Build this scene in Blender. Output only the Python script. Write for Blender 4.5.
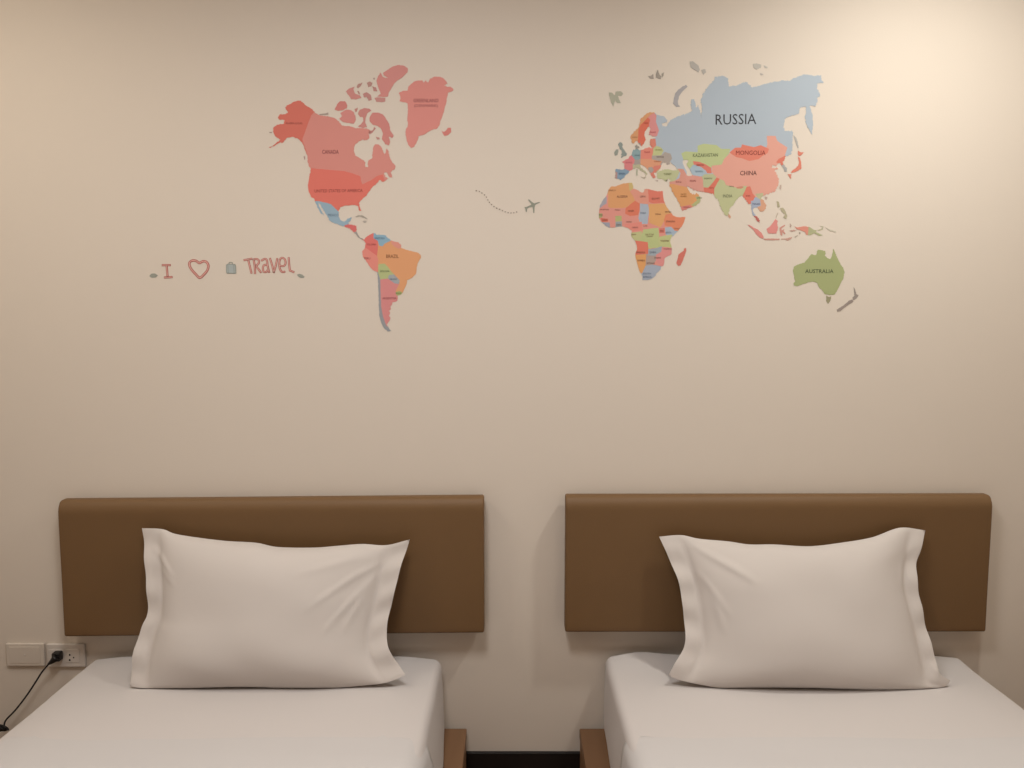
import bpy, bmesh, math, random
from mathutils import Vector, Matrix, noise
from mathutils.geometry import delaunay_2d_cdt

random.seed(7)
S = bpy.context.scene
COL = S.collection
for o in list(bpy.data.objects):
    bpy.data.objects.remove(o)

# ------------------------------------------------------------------ camera
CAM = Vector((0.0, -2.37, 1.47))
F = 770.0
PITCH = math.radians(5.1)
cd = bpy.data.cameras.new('camera')
cd.sensor_width = 36.0
cd.lens = 36.0 * F / 1024.0
cd.clip_start = 0.02
cam = bpy.data.objects.new('camera', cd)
COL.objects.link(cam)
cam.location = CAM
cam.rotation_euler = (math.radians(90) - PITCH, 0, 0)
S.camera = cam

# ------------------------------------------------------------------ world, exposure
S.view_settings.view_transform = 'Standard'
S.view_settings.look = 'None'
S.view_settings.exposure = 0.0
S.view_settings.gamma = 1.0
S.view_settings.use_curve_mapping = False
w = bpy.data.worlds.new('world')
S.world = w
w.use_nodes = True
w.node_tree.nodes['Background'].inputs[0].default_value = (0.9, 0.8, 0.7, 1)
w.node_tree.nodes['Background'].inputs[1].default_value = 0.05

# ------------------------------------------------------------------ room sizes
XL, XR = -2.05, 2.15
YF = -3.9
H = 2.72

# ------------------------------------------------------------------ lamps (below the ceiling, in the fixtures built further down)
LAMPS = [  # x, y, radius, watts, colour, spread degrees
    (1.20, -0.68, 0.08, 15.0, (1.0, 0.98, 0.90), 165),
    (-1.65, -0.85, 0.30, 7.8, (1.0, 0.93, 0.79), 165),
    (-0.30, -1.40, 0.30, 26.0, (1.0, 0.985, 0.965), 180),  # unseen general fill, added for broad soft light on the back wall
    (1.30, -2.30, 0.15, 4.5, (1.0, 0.84, 0.68), 180),  # weak warm fill, added out of view to balance the wall tone
]
for i, (x, y, r, wt, c, sp) in enumerate(LAMPS):
    ld = bpy.data.lights.new('ceiling_light_lamp', 'AREA')
    ld.shape = 'DISK'
    ld.size = r * 2
    ld.energy = wt
    ld.color = c
    ld.spread = math.radians(sp)
    lo = bpy.data.objects.new('lamp', ld)
    COL.objects.link(lo)
    lo.location = (x, y, H - 0.034)


# ------------------------------------------------------------------ helpers
def ray(px, py):
    d = Vector(((px - 512.0) / F, 1.0, -(py - 384.0) / F))
    c, s = math.cos(-PITCH), math.sin(-PITCH)
    return Vector((d.x, d.y * c - d.z * s, d.y * s + d.z * c))


def on_y(px, py, Y):
    d = ray(px, py)
    return CAM + d * ((Y - CAM.y) / d.y)


def on_z(px, py, Z):
    d = ray(px, py)
    return CAM + d * ((Z - CAM.z) / d.z)


def on_plane(px, py, p0, n):
    d = ray(px, py)
    return CAM + d * ((p0 - CAM).dot(n) / d.dot(n))


def lin(c):
    c = c / 255.0
    return c / 12.92 if c <= 0.04045 else ((c + 0.055) / 1.055) ** 2.4


def tag(o, label=None, cat=None, group=None, kind=None):
    if label: o['label'] = label
    if cat: o['category'] = cat
    if group: o['group'] = group
    if kind: o['kind'] = kind
    return o


def empty(name, loc, label, cat, group=None):
    o = bpy.data.objects.new(name, None)
    o.empty_display_size = 0.05
    COL.objects.link(o)
    o.location = loc
    return tag(o, label, cat, group)


def link(name, me, m, parent=None, loc=None):
    o = bpy.data.objects.new(name, me)
    COL.objects.link(o)
    if m is not None and not me.materials:
        me.materials.append(m)
    if parent is not None:
        o.parent = parent
        o.matrix_parent_inverse = Matrix.Translation(-parent.location)
    return o


def from_bm(name, bm, m, parent=None, smooth=True, fixn=True):
    if fixn:
        bmesh.ops.recalc_face_normals(bm, faces=bm.faces)
    me = bpy.data.meshes.new(name)
    bm.to_mesh(me)
    bm.free()
    if smooth:
        for p in me.polygons: p.use_smooth = True
    return link(name, me, m, parent)


def mat(name, col, rough=0.6, spec=0.3, bump=0.0, bscale=40.0, var=0.0, vscale=3.0, detail=6.0, sheen=0.0):
    m = bpy.data.materials.new(name)
    m.use_nodes = True
    nt = m.node_tree
    b = nt.nodes['Principled BSDF']
    b.inputs['Base Color'].default_value = (*col, 1)
    b.inputs['Roughness'].default_value = rough
    b.inputs['Specular IOR Level'].default_value = spec
    if sheen: b.inputs['Sheen Weight'].default_value = sheen
    tc = nt.nodes.new('ShaderNodeTexCoord')
    if var > 0:
        n = nt.nodes.new('ShaderNodeTexNoise')
        n.inputs['Scale'].default_value = vscale
        n.inputs['Detail'].default_value = 4
        nt.links.new(tc.outputs['Object'], n.inputs['Vector'])
        mx = nt.nodes.new('ShaderNodeMix')
        mx.data_type = 'RGBA'
        mx.inputs[6].default_value = (*[c * (1 - var) for c in col], 1)
        mx.inputs[7].default_value = (*[min(1, c * (1 + var)) for c in col], 1)
        nt.links.new(n.outputs['Fac'], mx.inputs[0])
        nt.links.new(mx.outputs[2], b.inputs['Base Color'])
    if bump > 0:
        n = nt.nodes.new('ShaderNodeTexNoise')
        n.inputs['Scale'].default_value = bscale
        n.inputs['Detail'].default_value = detail
        nt.links.new(tc.outputs['Object'], n.inputs['Vector'])
        bp = nt.nodes.new('ShaderNodeBump')
        bp.inputs['Strength'].default_value = bump
        bp.inputs['Distance'].default_value = 0.002
        nt.links.new(n.outputs['Fac'], bp.inputs['Height'])
        nt.links.new(bp.outputs['Normal'], b.inputs['Normal'])
    return m


def wood_mat(name, c1, c2, axis=1):
    m = mat(name, c1, 0.5, 0.3)
    nt = m.node_tree
    b = nt.nodes['Principled BSDF']
    tc = nt.nodes.new('ShaderNodeTexCoord')
    mp = nt.nodes.new('ShaderNodeMapping')
    sc = [30, 30, 30]
    sc[axis] = 1.5
    mp.inputs['Scale'].default_value = sc
    n = nt.nodes.new('ShaderNodeTexNoise')
    n.inputs['Scale'].default_value = 1.5
    n.inputs['Detail'].default_value = 8
    mx = nt.nodes.new('ShaderNodeMix')
    mx.data_type = 'RGBA'
    mx.inputs[6].default_value = (*c1, 1)
    mx.inputs[7].default_value = (*c2, 1)
    nt.links.new(tc.outputs['Object'], mp.inputs[0])
    nt.links.new(mp.outputs[0], n.inputs['Vector'])
    nt.links.new(n.outputs['Fac'], mx.inputs[0])
    nt.links.new(mx.outputs[2], b.inputs['Base Color'])
    return m


WALL = (0.675, 0.600, 0.525)
M_wall = mat('wall_paint', WALL, 0.75, 0.25, bump=0.12, bscale=220)
M_ceil = mat('ceiling_paint', (0.80, 0.77, 0.72), 0.9, 0.1)
M_floor = wood_mat('floor_laminate', (0.17, 0.10, 0.06), (0.26, 0.16, 0.10), 1)
M_skirt = mat('black_skirting', (0.008, 0.006, 0.006), 0.45, 0.3)
M_leather = mat('brown_leatherette', (0.16, 0.087, 0.036), 0.55, 0.35, bump=0.25, bscale=420, var=0.05, vscale=5)
M_sheet = mat('white_cotton', (0.58, 0.540, 0.525), 0.85, 0.15, bump=0.10, bscale=9, sheen=0.05)
M_pillow = mat('white_pillowcase', (0.60, 0.550, 0.520), 0.85, 0.15, bump=0.12, bscale=14, sheen=0.05)
M_duvet = mat('white_duvet_cotton', (0.570, 0.545, 0.540), 0.85, 0.15, bump=0.15, bscale=7, sheen=0.05)
M_wood = wood_mat('bed_wood', (0.175, 0.092, 0.046), (0.225, 0.120, 0.062), 1)
M_plate = mat('plate_plastic', (0.62, 0.55, 0.48), 0.4, 0.4)
M_plate2 = mat('socket_plastic', (0.62, 0.56, 0.51), 0.4, 0.4)
M_dark = mat('socket_hole_dark', (0.02, 0.014, 0.01), 0.6, 0.2)
M_black = mat('black_rubber', (0.008, 0.006, 0.006), 0.45, 0.4)
M_metal = mat('lamp_trim_white', (0.8, 0.8, 0.78), 0.35, 0.5)
M_glow = mat('lamp_diffuser', (0.9, 0.9, 0.88), 0.5, 0.3)
nt = M_glow.node_tree
nt.nodes['Principled BSDF'].inputs['Emission Color'].default_value = (1, 0.85, 0.7, 1)
nt.nodes['Principled BSDF'].inputs['Emission Strength'].default_value = 1.0


def box_bm(x0, x1, y0, y1, z0, z1, bev=0.0, seg=3, bm=None):
    bm2 = bmesh.new()
    bmesh.ops.create_cube(bm2, size=1.0)
    for v in bm2.verts:
        v.co = Vector(((x0 + x1) / 2 + v.co.x * (x1 - x0), (y0 + y1) / 2 + v.co.y * (y1 - y0), (z0 + z1) / 2 + v.co.z * (z1 - z0)))
    if bev > 0:
        bmesh.ops.bevel(bm2, geom=list(bm2.edges), offset=bev, segments=seg, affect='EDGES', profile=0.5)
    if bm is None:
        return bm2
    me = bpy.data.meshes.new('tmp')
    bm2.to_mesh(me)
    bm2.free()
    bm.from_mesh(me)
    bpy.data.meshes.remove(me)
    return bm


def box(name, x0, x1, y0, y1, z0, z1, m, parent=None, bev=0.0, seg=3):
    return from_bm(name, box_bm(x0, x1, y0, y1, z0, z1, bev, seg), m, parent, smooth=False)


def soft_box(lo, hi, r, step, fn=None):
    """box with round edges, finely gridded, then bent by fn(co)"""
    dims = [hi[i] - lo[i] for i in range(3)]
    cs = []
    for i in range(3):
        n = max(2, int((dims[i] - 2 * r[i]) / step))
        a = [lo[i] + r[i] * t for t in (0, .18, .4, .7)]
        b = [hi[i] - r[i] * t for t in (.7, .4, .18, 0)]
        mid = [lo[i] + r[i] + (dims[i] - 2 * r[i]) * k / n for k in range(n + 1)]
        cs.append(a + mid + b)
    bm = bmesh.new()
    cache = {}

    def V(i, j, k):
        key = (i, j, k)
        if key not in cache:
            p = Vector((cs[0][i], cs[1][j], cs[2][k]))
            q = Vector([min(max(p[a], lo[a] + r[a]), hi[a] - r[a]) for a in range(3)])
            d = Vector([(p[a] - q[a]) / r[a] for a in range(3)])
            if d.length > 1e-6:
                # map cube shell to sphere shell
                m_ = max(abs(d.x), abs(d.y), abs(d.z))
                d = d.normalized() * m_
                p = q + Vector([d[a] * r[a] for a in range(3)])
            if fn: p = fn(p)
            cache[key] = bm.verts.new(p)
        return cache[key]
    n = [len(c) - 1 for c in cs]
    for a in range(3):
        b, c = [x for x in range(3) if x != a]
        for side in (0, n[a]):
            for i in range(n[b]):
                for j in range(n[c]):
                    q = []
                    for (di, dj) in ((0, 0), (1, 0), (1, 1), (0, 1)):
                        k = [0, 0, 0]
                        k[a] = side; k[b] = i + di; k[c] = j + dj
                        q.append(V(*k))
                    bm.faces.new(q)
    return bm


def tube_bm(pts, r, seg=10, bm=None, closed=False):
    bm = bm or bmesh.new()
    rings = []
    n = len(pts)
    up = Vector((0, 0, 1))
    for i, p in enumerate(pts):
        p = Vector(p)
        t = (Vector(pts[min(i + 1, n - 1)]) - Vector(pts[max(i - 1, 0)])).normalized()
        a = t.cross(up)
        if a.length < 1e-3: a = t.cross(Vector((1, 0, 0)))
        a.normalize()
        b = t.cross(a).normalized()
        rr = r[i] if isinstance(r, (list, tuple)) else r
        rings.append([bm.verts.new(p + (a * math.cos(2 * math.pi * k / seg) + b * math.sin(2 * math.pi * k / seg)) * rr) for k in range(seg)])
    for i in range(n - 1):
        for k in range(seg):
            bm.faces.new((rings[i][k], rings[i][(k + 1) % seg], rings[i + 1][(k + 1) % seg], rings[i + 1][k]))
    bm.faces.new(rings[0]); bm.faces.new(rings[-1])
    return bm


def catmull(pts, k=8):
    P = [Vector(p) for p in pts]
    P = [P[0] * 2 - P[1]] + P + [P[-1] * 2 - P[-2]]
    out = []
    for i in range(1, len(P) - 2):
        for s in range(k):
            t = s / k
            a, b, c, d = P[i - 1], P[i], P[i + 1], P[i + 2]
            out.append(0.5 * ((2 * b) + (c - a) * t + (2 * a - 5 * b + 4 * c - d) * t * t + (3 * b - a - 3 * c + d) * t ** 3))
    out.append(P[-2])
    return out


# ------------------------------------------------------------------ room shell
T = 0.12
def structure(name, *a, **k):
    o = box(name, *a, **k)
    return tag(o, kind='structure')

structure('wall_back', XL - T, XR + T, 0.0, T, 0.0, H, M_wall)
structure('wall_left', XL - T, XL, YF, 0.0, 0.0, H, M_wall)
structure('wall_right', XR, XR + T, YF, 0.0, 0.0, H, M_wall)
structure('wall_front', XL - T, XR + T, YF - T, YF, 0.0, H, M_wall)
structure('floor', XL - T, XR + T, YF - T, T, -0.1, 0.0, M_floor)
structure('ceiling', XL - T, XR + T, YF - T, T, H, H + 0.1, M_ceil)
z_sk = on_y(524, 753, -0.012).z
structure('baseboard_back', XL, XR, -0.012, 0.0, 0.0, z_sk, M_skirt, bev=0.002)
structure('baseboard_left', XL, XL + 0.012, YF, -0.012, 0.0, z_sk, M_skirt, bev=0.002)
structure('baseboard_right', XR - 0.012, XR, YF, -0.012, 0.0, z_sk, M_skirt, bev=0.002)

lab = ['round white recessed ceiling downlight above the right bed near the wall',
       'wide round white ceiling lamp above the left edge of the left bed',
       'wide round white fill lamp added on the ceiling near the middle of the room',
       'round white ceiling downlight over the foot of the right bed']
lamps = [o for o in COL.objects if o.name.startswith('lamp')]
for (x, y, r, wt, c, sp), lo, l in zip(LAMPS, lamps, lab):
    e = empty('ceiling_light', (x, y, H), l, 'ceiling light')
    bm = bmesh.new()
    prof = [(r + 0.004, H), (r + 0.022, H), (r + 0.022, H - 0.006), (r + 0.016, H - 0.012), (r + 0.006, H - 0.012), (r + 0.004, H - 0.004)]
    rings = []
    for k in range(40):
        a = 2 * math.pi * k / 40
        rings.append([bm.verts.new((x + math.cos(a) * q, y + math.sin(a) * q, zz)) for q, zz in prof])
    for k in range(40):
        for j in range(len(prof)):
            bm.faces.new((rings[k][j], rings[(k + 1) % 40][j], rings[(k + 1) % 40][(j + 1) % 6], rings[k][(j + 1) % 6]))
    from_bm('trim_ring', bm, M_metal, e)
    bm = bmesh.new()
    bmesh.ops.create_cone(bm, cap_ends=True, segments=40, radius1=r + 0.003, radius2=r + 0.003, depth=0.008, matrix=Matrix.Translation((x, y, H - 0.006)))
    from_bm('diffuser', bm, M_glow, e, smooth=False)
    lo.parent = e
    lo.matrix_parent_inverse = Matrix.Translation(-e.location)

# ------------------------------------------------------------------ beds
Z_LEDGE = on_y(480, 726, 0).z
Z_TOP = on_y(500, 656.5, -0.035).z
Y_HEADGAP = -0.006


def nz(p, s, seed=0.0):
    return noise.noise(Vector((p.x * s + seed, p.y * s + seed * 1.7, p.z * s)))


def sheet_noise(p, seed):
    return 0.0030 * nz(p, 3.0, seed) + 0.0014 * nz(p, 9.0, seed + 5)


def sheet_fn(x0, x1, seed, flareL, flareR):
    def fn(p):
        t = (p.z - Z_LEDGE) / (Z_TOP - Z_LEDGE)
        q = p.copy()
        inner = min(1.0, abs(p.y) / 0.25)
        fl = (1 - max(0, min(1, t))) ** 1.0 * (0.3 + 0.7 * inner)
        cx = (x0 + x1) / 2
        s = (p.x - cx) / ((x1 - x0) / 2)
        if s > 0.6: q.x += flareR * fl * (s - 0.6) / 0.4
        if s < -0.6: q.x -= flareL * fl * (-s - 0.6) / 0.4
        edge = 1.0 if abs(s) < 0.93 else 0.5
        if t > 0.6:
            q.z += sheet_noise(p, seed) * edge
            if seed > 10:   # puffed head corner of the right mattress
                q.z += 0.012 * math.exp(-((p.x - x0 - 0.10) / 0.09) ** 2 - ((p.y + 0.02) / 0.07) ** 2)
                q.z += 0.005 * math.exp(-((p.y + 0.02) / 0.06) ** 2)
            q.z -= 0.012 * max(0, abs(s) - 0.8) / 0.2
        q.x += 0.003 * nz(p, 6.0, seed + 9) * abs(s)
        return q
    return fn


beds = {}
for side, (pl, pr, ledge_out_l, ledge_out_r) in {
        'left': (97, 442, None, 467), 'right': (604, 957, 579, None)}.items():
    x0 = on_y(pl, 657, 0).x
    x1 = on_y(pr, 657, 0).x
    if side == 'left':
        lx1 = on_y(467, 726, 0).x; lx0 = x0 - (lx1 - x1)
    else:
        lx0 = on_y(579, 726, 0).x; lx1 = x1 + (x0 - lx0)
    YE = -2.02
    where = 'left bed' if side == 'left' else 'right bed'
    e = empty('bed_frame', ((lx0 + lx1) / 2, -1.03, 0),
              'low brown wooden platform bed frame under the %s mattress of the pair' % side, 'bed frame', 'wooden bed frames')
    def L(name, *a, **k):
        return box(name, *a, M_wood, e, **k)
    L('platform_top', lx0, lx1, YE - 0.07, -0.014, Z_LEDGE - 0.03, Z_LEDGE, bev=0.003)
    L('side_rail', lx0 + 0.002, lx0 + 0.024, YE - 0.068, -0.016, Z_LEDGE - 0.15, Z_LEDGE - 0.03, bev=0.002)
    L('side_rail', lx1 - 0.024, lx1 - 0.002, YE - 0.068, -0.016, Z_LEDGE - 0.15, Z_LEDGE - 0.03, bev=0.002)
    L('end_rail', lx0 + 0.024, lx1 - 0.024, YE - 0.068, YE - 0.046, Z_LEDGE - 0.15, Z_LEDGE - 0.03, bev=0.002)
    L('end_rail', lx0 + 0.024, lx1 - 0.024, -0.038, -0.016, Z_LEDGE - 0.15, Z_LEDGE - 0.03, bev=0.002)
    for lx in (lx0 + 0.055, lx1 - 0.055):
        for ly in (-0.07, YE):
            L('leg', lx - 0.03, lx + 0.03, ly - 0.03, ly + 0.03, 0.0, Z_LEDGE - 0.03, bev=0.003)
    seed = 3.0 if side == 'left' else 21.0
    fl = (0.012, 0.030) if side == 'left' else (0.012, 0.012)
    bm = soft_box((x0, YE, Z_LEDGE + 0.002), (x1, -0.016, Z_TOP), (0.022, 0.022, 0.026), 0.035, sheet_fn(x0, x1, seed, *fl))
    o = from_bm('mattress', bm, M_sheet)
    tag(o, 'thick single mattress in a smooth white fitted sheet, on the %s bed frame' % side, 'mattress', 'white mattresses')
    # sheet pulled up at the inner head corner of the right mattress
    # duvet / top sheet over the lower part
    yd = on_z(524, 727, Z_TOP).y
    fn0 = sheet_fn(x0, x1, seed, fl[0], fl[1])
    zb = Z_LEDGE + 0.02
    bmd = bmesh.new()
    th = 0.007
    hang = Z_TOP - zb
    prof = []   # across: x, z offsets following the mattress, outside
    n = 46
    seq = []
    ro = 0.045
    for k in range(6): seq.append((x0 - th, zb + (hang - ro) * k / 5))
    for k in range(1, 8):
        a = math.pi - math.pi / 2 * k / 8
        seq.append((x0 - th + ro + math.cos(a) * ro, Z_TOP + th - ro + math.sin(a) * ro))
    for k in range(n + 1): seq.append((x0 - th + ro + (x1 - x0 + 2 * th - 2 * ro) * k / n, Z_TOP + th))
    for k in range(1, 8):
        a = math.pi / 2 - math.pi / 2 * k / 8
        seq.append((x1 + th - ro + math.cos(a) * ro, Z_TOP + th - ro + math.sin(a) * ro))
    for k in range(6): seq.append((x1 + th, zb + (hang - ro) * (5 - k) / 5))
    ny = 60
    rows = []
    for j in range(ny + 1):
        y = yd + (YE - 0.012 - yd) * j / ny
        row = []
        for (x, z) in seq:
            s = (x - (x0 + x1) / 2) / ((x1 - x0) / 2)
            yy = y
            if j < 6:
                yy += (0.022 * noise.noise(Vector((x * 2.3, seed, 0))) - 0.02) * (1 - j / 6)
            p = Vector((x, yy, z))
            t = (z - Z_LEDGE) / (Z_TOP - Z_LEDGE)
            flr = max(0, 1 - t)
            q = p.copy()
            if s < -0.9: q.x -= (fl[0] + 0.004 + 0.004 * math.sin(y * 21 + seed)) * flr
            if s > 0.9: q.x += (fl[1] + 0.004 + 0.004 * math.sin(y * 19 + seed)) * flr
            if t > 0.7:
                ramp = min(1, j / 7)
                pm = Vector((p.x, p.y, Z_TOP))
                q.z += sheet_noise(pm, seed) + ramp * (0.0035 * nz(p, 3.2, seed + 2) + 0.003 * noise.noise(Vector((p.x * 2.2, p.y * 14, seed))))
                q.z -= 0.010 * max(0, abs(s) - 0.8) / 0.2
                if j < 6: q.z -= 0.0092 * (1 - j / 6)
            row.append(bmd.verts.new(q))
        rows.append(row)
    for j in range(ny):
        for k in range(len(seq) - 1):
            bmd.faces.new((rows[j][k], rows[j][k + 1], rows[j + 1][k + 1], rows[j + 1][k]))
    o = from_bm('duvet', bmd, M_duvet)
    sm = o.modifiers.new('solid', 'SOLIDIFY')
    sm.thickness = 0.001
    sm.offset = -1
    if o.data.polygons[len(o.data.polygons) // 2].normal.z < 0:
        o.data.flip_normals()
    tag(o, 'plain white bed cover spread over the %s bed below its pillow' % side, 'bed cover', 'white bed covers')
    beds[side] = (x0, x1, yd)

# ------------------------------------------------------------------ headboards
HY = -0.062
hb = {'left': [(57, 503), (484.0, 499), (484.0, 633.5), (63.5, 637)],
      'right': [(565, 498), (993, 498), (987, 632.0), (566, 633)]}
for side, c in hb.items():
    P = [on_y(x, y, HY) for x, y in c]
    x0 = (P[0].x + P[3].x) / 2; x1 = (P[1].x + P[2].x) / 2
    z1 = (P[0].z + P[1].z) / 2 ; z0 = (P[2].z + P[3].z) / 2
    skew = ((P[1].z - P[0].z) + (P[2].z - P[3].z)) / 2 / (x1 - x0)
    cx = (x0 + x1) / 2

    def fn(p, cx=cx, skew=skew, sd=x0, ztop=z1 + 0.004):
        q = p.copy()
        q.z += (p.x - cx) * skew
        if p.y < HY + 0.02:
            q.y += 0.0012 * nz(p, 5, sd)
        tt = max(0.0, (p.z - (ztop - 0.036)) / 0.040)
        tt = 1 - math.sqrt(max(0.0, 1 - min(1, tt) ** 2))
        q.y += (HY + 0.036 - HY) * tt * max(0.0, min(1.0, -(p.y + 0.013) / 0.049))
        return q
    e = empty('headboard', (cx, 0, z0), 'brown leatherette upholstered headboard panel on the wall behind the %s bed' % side, 'headboard', 'brown headboards')
    bm = soft_box((x0, HY, z0), (x1, -0.013, z1 + 0.004), (0.006, 0.008, 0.008), 0.012, fn)
    from_bm('padded_panel', bm, M_leather, e)
    box('backing_board', x0 + 0.02, x1 - 0.02, -0.0135, -0.0005, z0 + 0.02, z1 - 0.02, M_wood, e)


# ------------------------------------------------------------------ pillows
def polyline_eval(pts, t):
    L = [0]
    for a, b in zip(pts, pts[1:]): L.append(L[-1] + (Vector(b) - Vector(a)).length)
    d = t * L[-1]
    for i in range(len(pts) - 1):
        if d <= L[i + 1] or i == len(pts) - 2:
            k = (d - L[i]) / max(1e-9, L[i + 1] - L[i])
            return Vector(pts[i]).lerp(Vector(pts[i + 1]), k)


def smoothed(pts):
    return [(v.x, v.y) for v in catmull([(x, y, 0) for x, y in pts], 6)]


def pillow(name, top, right, bottom, left, label, seed, flL, flR, creases):
    top, right, bottom, left = [smoothed(p) for p in (top, right, bottom, left)]
    zb = Z_TOP + 0.012
    yb = on_z(sum(p[0] for p in bottom) / len(bottom), sum(p[1] for p in bottom) / len(bottom), zb).y + 0.012
    p0 = Vector((0, yb, zb))
    ytop = HY - 0.022
    n = Vector((0, -(0.84 - zb), -(yb - ytop) * -1)).normalized()
    # plane through (yb, zb) and (ytop, .84)
    d = Vector((0, ytop - yb, 0.84 - zb)).normalized()
    n = Vector((0, -d.z, d.y)).normalized()    # faces the room
    NU, NV = 96, 60
    bm = bmesh.new()
    grid = {}
    TH = 0.070
    for side in (1, -1):
        for i in range(NU + 1):
            for j in range(NV + 1):
                u = i / NU; v = j / NV          # v 0 top .. 1 bottom
                onedge = i in (0, NU) or j in (0, NV)
                if side == -1 and onedge:
                    grid[(-1, i, j)] = grid[(1, i, j)]
                    continue
                uu = u; vv = v
                tp = polyline_eval(top, uu); bt = polyline_eval(bottom, uu)
                lf = polyline_eval(left, vv); rt = polyline_eval(right, vv)
                c00, c10 = Vector(top[0]), Vector(top[-1])
                c01, c11 = Vector(bottom[0]), Vector(bottom[-1])
                q = tp * (1 - v) + bt * v + lf * (1 - u) + rt * u - (
                    c00 * (1 - u) * (1 - v) + c10 * u * (1 - v) + c01 * (1 - u) * v + c11 * u * v)
                p = on_plane(q.x, q.y, p0, n)
                # thickness
                uf = (u - flL) / (1 - flL - flR)
                uf = max(0.0, min(1.0, uf))
                a = (1 - abs(2 * uf - 1) ** 3.0) ** 0.75
                vs = 2 * v - 1
                if vs < 0: bshape = (1 - abs(vs) ** 3.0) ** 0.62 if abs(vs) < 1 else 0.0
                else: bshape = (1 - abs(vs) ** 3.3) ** 0.85 if abs(vs) < 1 else 0.0
                th = a * bshape
                # fuller near the bottom
                th *= 0.95 + 0.04 * v
                hgt = TH * th
                g = Vector((u * 3.2, v * 2.2, seed))
                wr = noise.noise(g * 1.3) * 0.010 * min(1, th * 1.6)
                # creases running from the corners to the middle
                for (cu, cv, ang, ln, amp, wid) in creases:
                    ca, sa = math.cos(ang), math.sin(ang)
                    du, dv = (u - cu) * 1.55, (v - cv)
                    al = du * ca + dv * sa
                    ac = -du * sa + dv * ca
                    if 0 < al < ln:
                        wr += amp * math.exp(-(ac / wid) ** 2) * math.sin(math.pi * al / ln)
                # flange flutter
                fz = 0.0
                if u < flL: fz = 1 - u / flL
                if u > 1 - flR: fz = 1 - (1 - u) / flR
                seam = 0.0
                for us in (flL, 1 - flR):
                    seam -= 0.0022 * math.exp(-((u - us) / 0.010) ** 2) * min(1, 8 * v, 8 * (1 - v))
                fl = 0.006 * math.sin(v * 13 + seed * 2) * fz * (1 - fz * 0.2) + 0.003 * math.sin(v * 31 + seed) * (fz > 0) * min(1, fz * 3)
                # sides curl a little
                if side == 1:
                    off = hgt * 1.05 + wr + seam + fl + 0.0015
                else:
                    off = -hgt * 0.50 + fl - 0.0015
                if onedge: off = fl
                p = p + n * off
                if p.z < Z_TOP + 0.004: p.z = Z_TOP + 0.004
                if p.y > HY - 0.004: p.y = HY - 0.004
                grid[(side, i, j)] = bm.verts.new(p)
    rim = {v for k, v in grid.items() if k[1] in (0, NU) or k[2] in (0, NV)}
    for side in (1, -1):
        for i in range(NU):
            for j in range(NV):
                q = [grid[(side, i, j)], grid[(side, i + 1, j)], grid[(side, i + 1, j + 1)], grid[(side, i, j + 1)]]
                if len(set(q)) == 4:
                    try: bm.faces.new(q)
                    except ValueError: pass
    for e_ in bm.edges:
        ks = [f for f in e_.link_faces]
        if len(ks) == 2 and e_.verts[0] in rim and e_.verts[1] in rim:
            e_.smooth = False
    o = from_bm(name, bm, M_pillow)
    return tag(o, label, 'pillow', 'white pillows')


def TR(x0, y0, s, pts):
    return [(x0 + a / s, y0 + b / s) for a, b in pts]


pl = lambda p: TR(120, 510, 3.303, p)
pillow('pillow',
       pl([(72, 60), (140, 63), (180, 78), (250, 90), (350, 102), (450, 108), (520, 122), (640, 124), (720, 118), (800, 112), (880, 116), (957, 97)]),
       pl([(957, 97), (930, 180), (905, 280), (885, 360), (882, 430), (900, 480), (943, 545)]),
       pl([(32, 583), (80, 590), (140, 595), (250, 588), (350, 585), (450, 585), (580, 590), (700, 588), (800, 580), (880, 570), (943, 545)]),
       pl([(72, 60), (80, 150), (88, 240), (88, 340), (70, 390), (45, 480), (32, 583)]),
       'plump white pillow leaning on the headboard of the left bed', 2.0, 0.062, 0.085,
       [(0.93, 0.10, math.radians(140), 0.55, 0.006, 0.018), (0.93, 0.16, math.radians(122), 0.55, 0.006, 0.016),
        (0.90, 0.25, math.radians(108), 0.40, 0.005, 0.014), (0.03, 0.10, math.radians(50), 0.25, 0.006, 0.016),
        (0.05, 0.22, math.radians(40), 0.18, 0.004, 0.014), (0.90, 0.07, math.radians(165), 0.5, 0.004, 0.03)])
pr = lambda p: TR(640, 510, 3.2, p)
pillow('pillow',
       pr([(62, 85), (130, 80), (190, 92), (280, 100), (350, 110), (430, 110), (540, 116), (640, 105), (740, 88), (810, 62), (850, 56), (915, 65)]),
       pr([(915, 65), (900, 130), (885, 180), (888, 250), (905, 320), (930, 420), (945, 480), (958, 525), (995, 545)]),
       pr([(92, 530), (130, 545), (200, 560), (280, 572), (380, 569), (480, 570), (600, 574), (780, 579), (900, 577), (950, 570), (985, 562), (995, 545)]),
       pr([(62, 85), (100, 170), (125, 240), (135, 300), (145, 380), (140, 440), (110, 490), (92, 530)]),
       'plump white pillow leaning on the headboard of the right bed', 11.0, 0.075, 0.060,
       [(0.10, 0.05, math.radians(35), 0.42, 0.007, 0.028), (0.08, 0.22, math.radians(62), 0.35, 0.004, 0.02),
        (0.12, 0.35, math.radians(80), 0.3, 0.004, 0.02), (0.95, 0.08, math.radians(100), 0.30, 0.005, 0.018),
        (0.96, 0.80, math.radians(60), 0.16, 0.006, 0.014)])

# ------------------------------------------------------------------ wall plates, plug and cord
def px_rect(x0, y0, x1, y1, Y):
    a = on_y(x0, y0, Y); b = on_y(x1, y1, Y)
    return a.x, b.x, b.z, a.z


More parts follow.
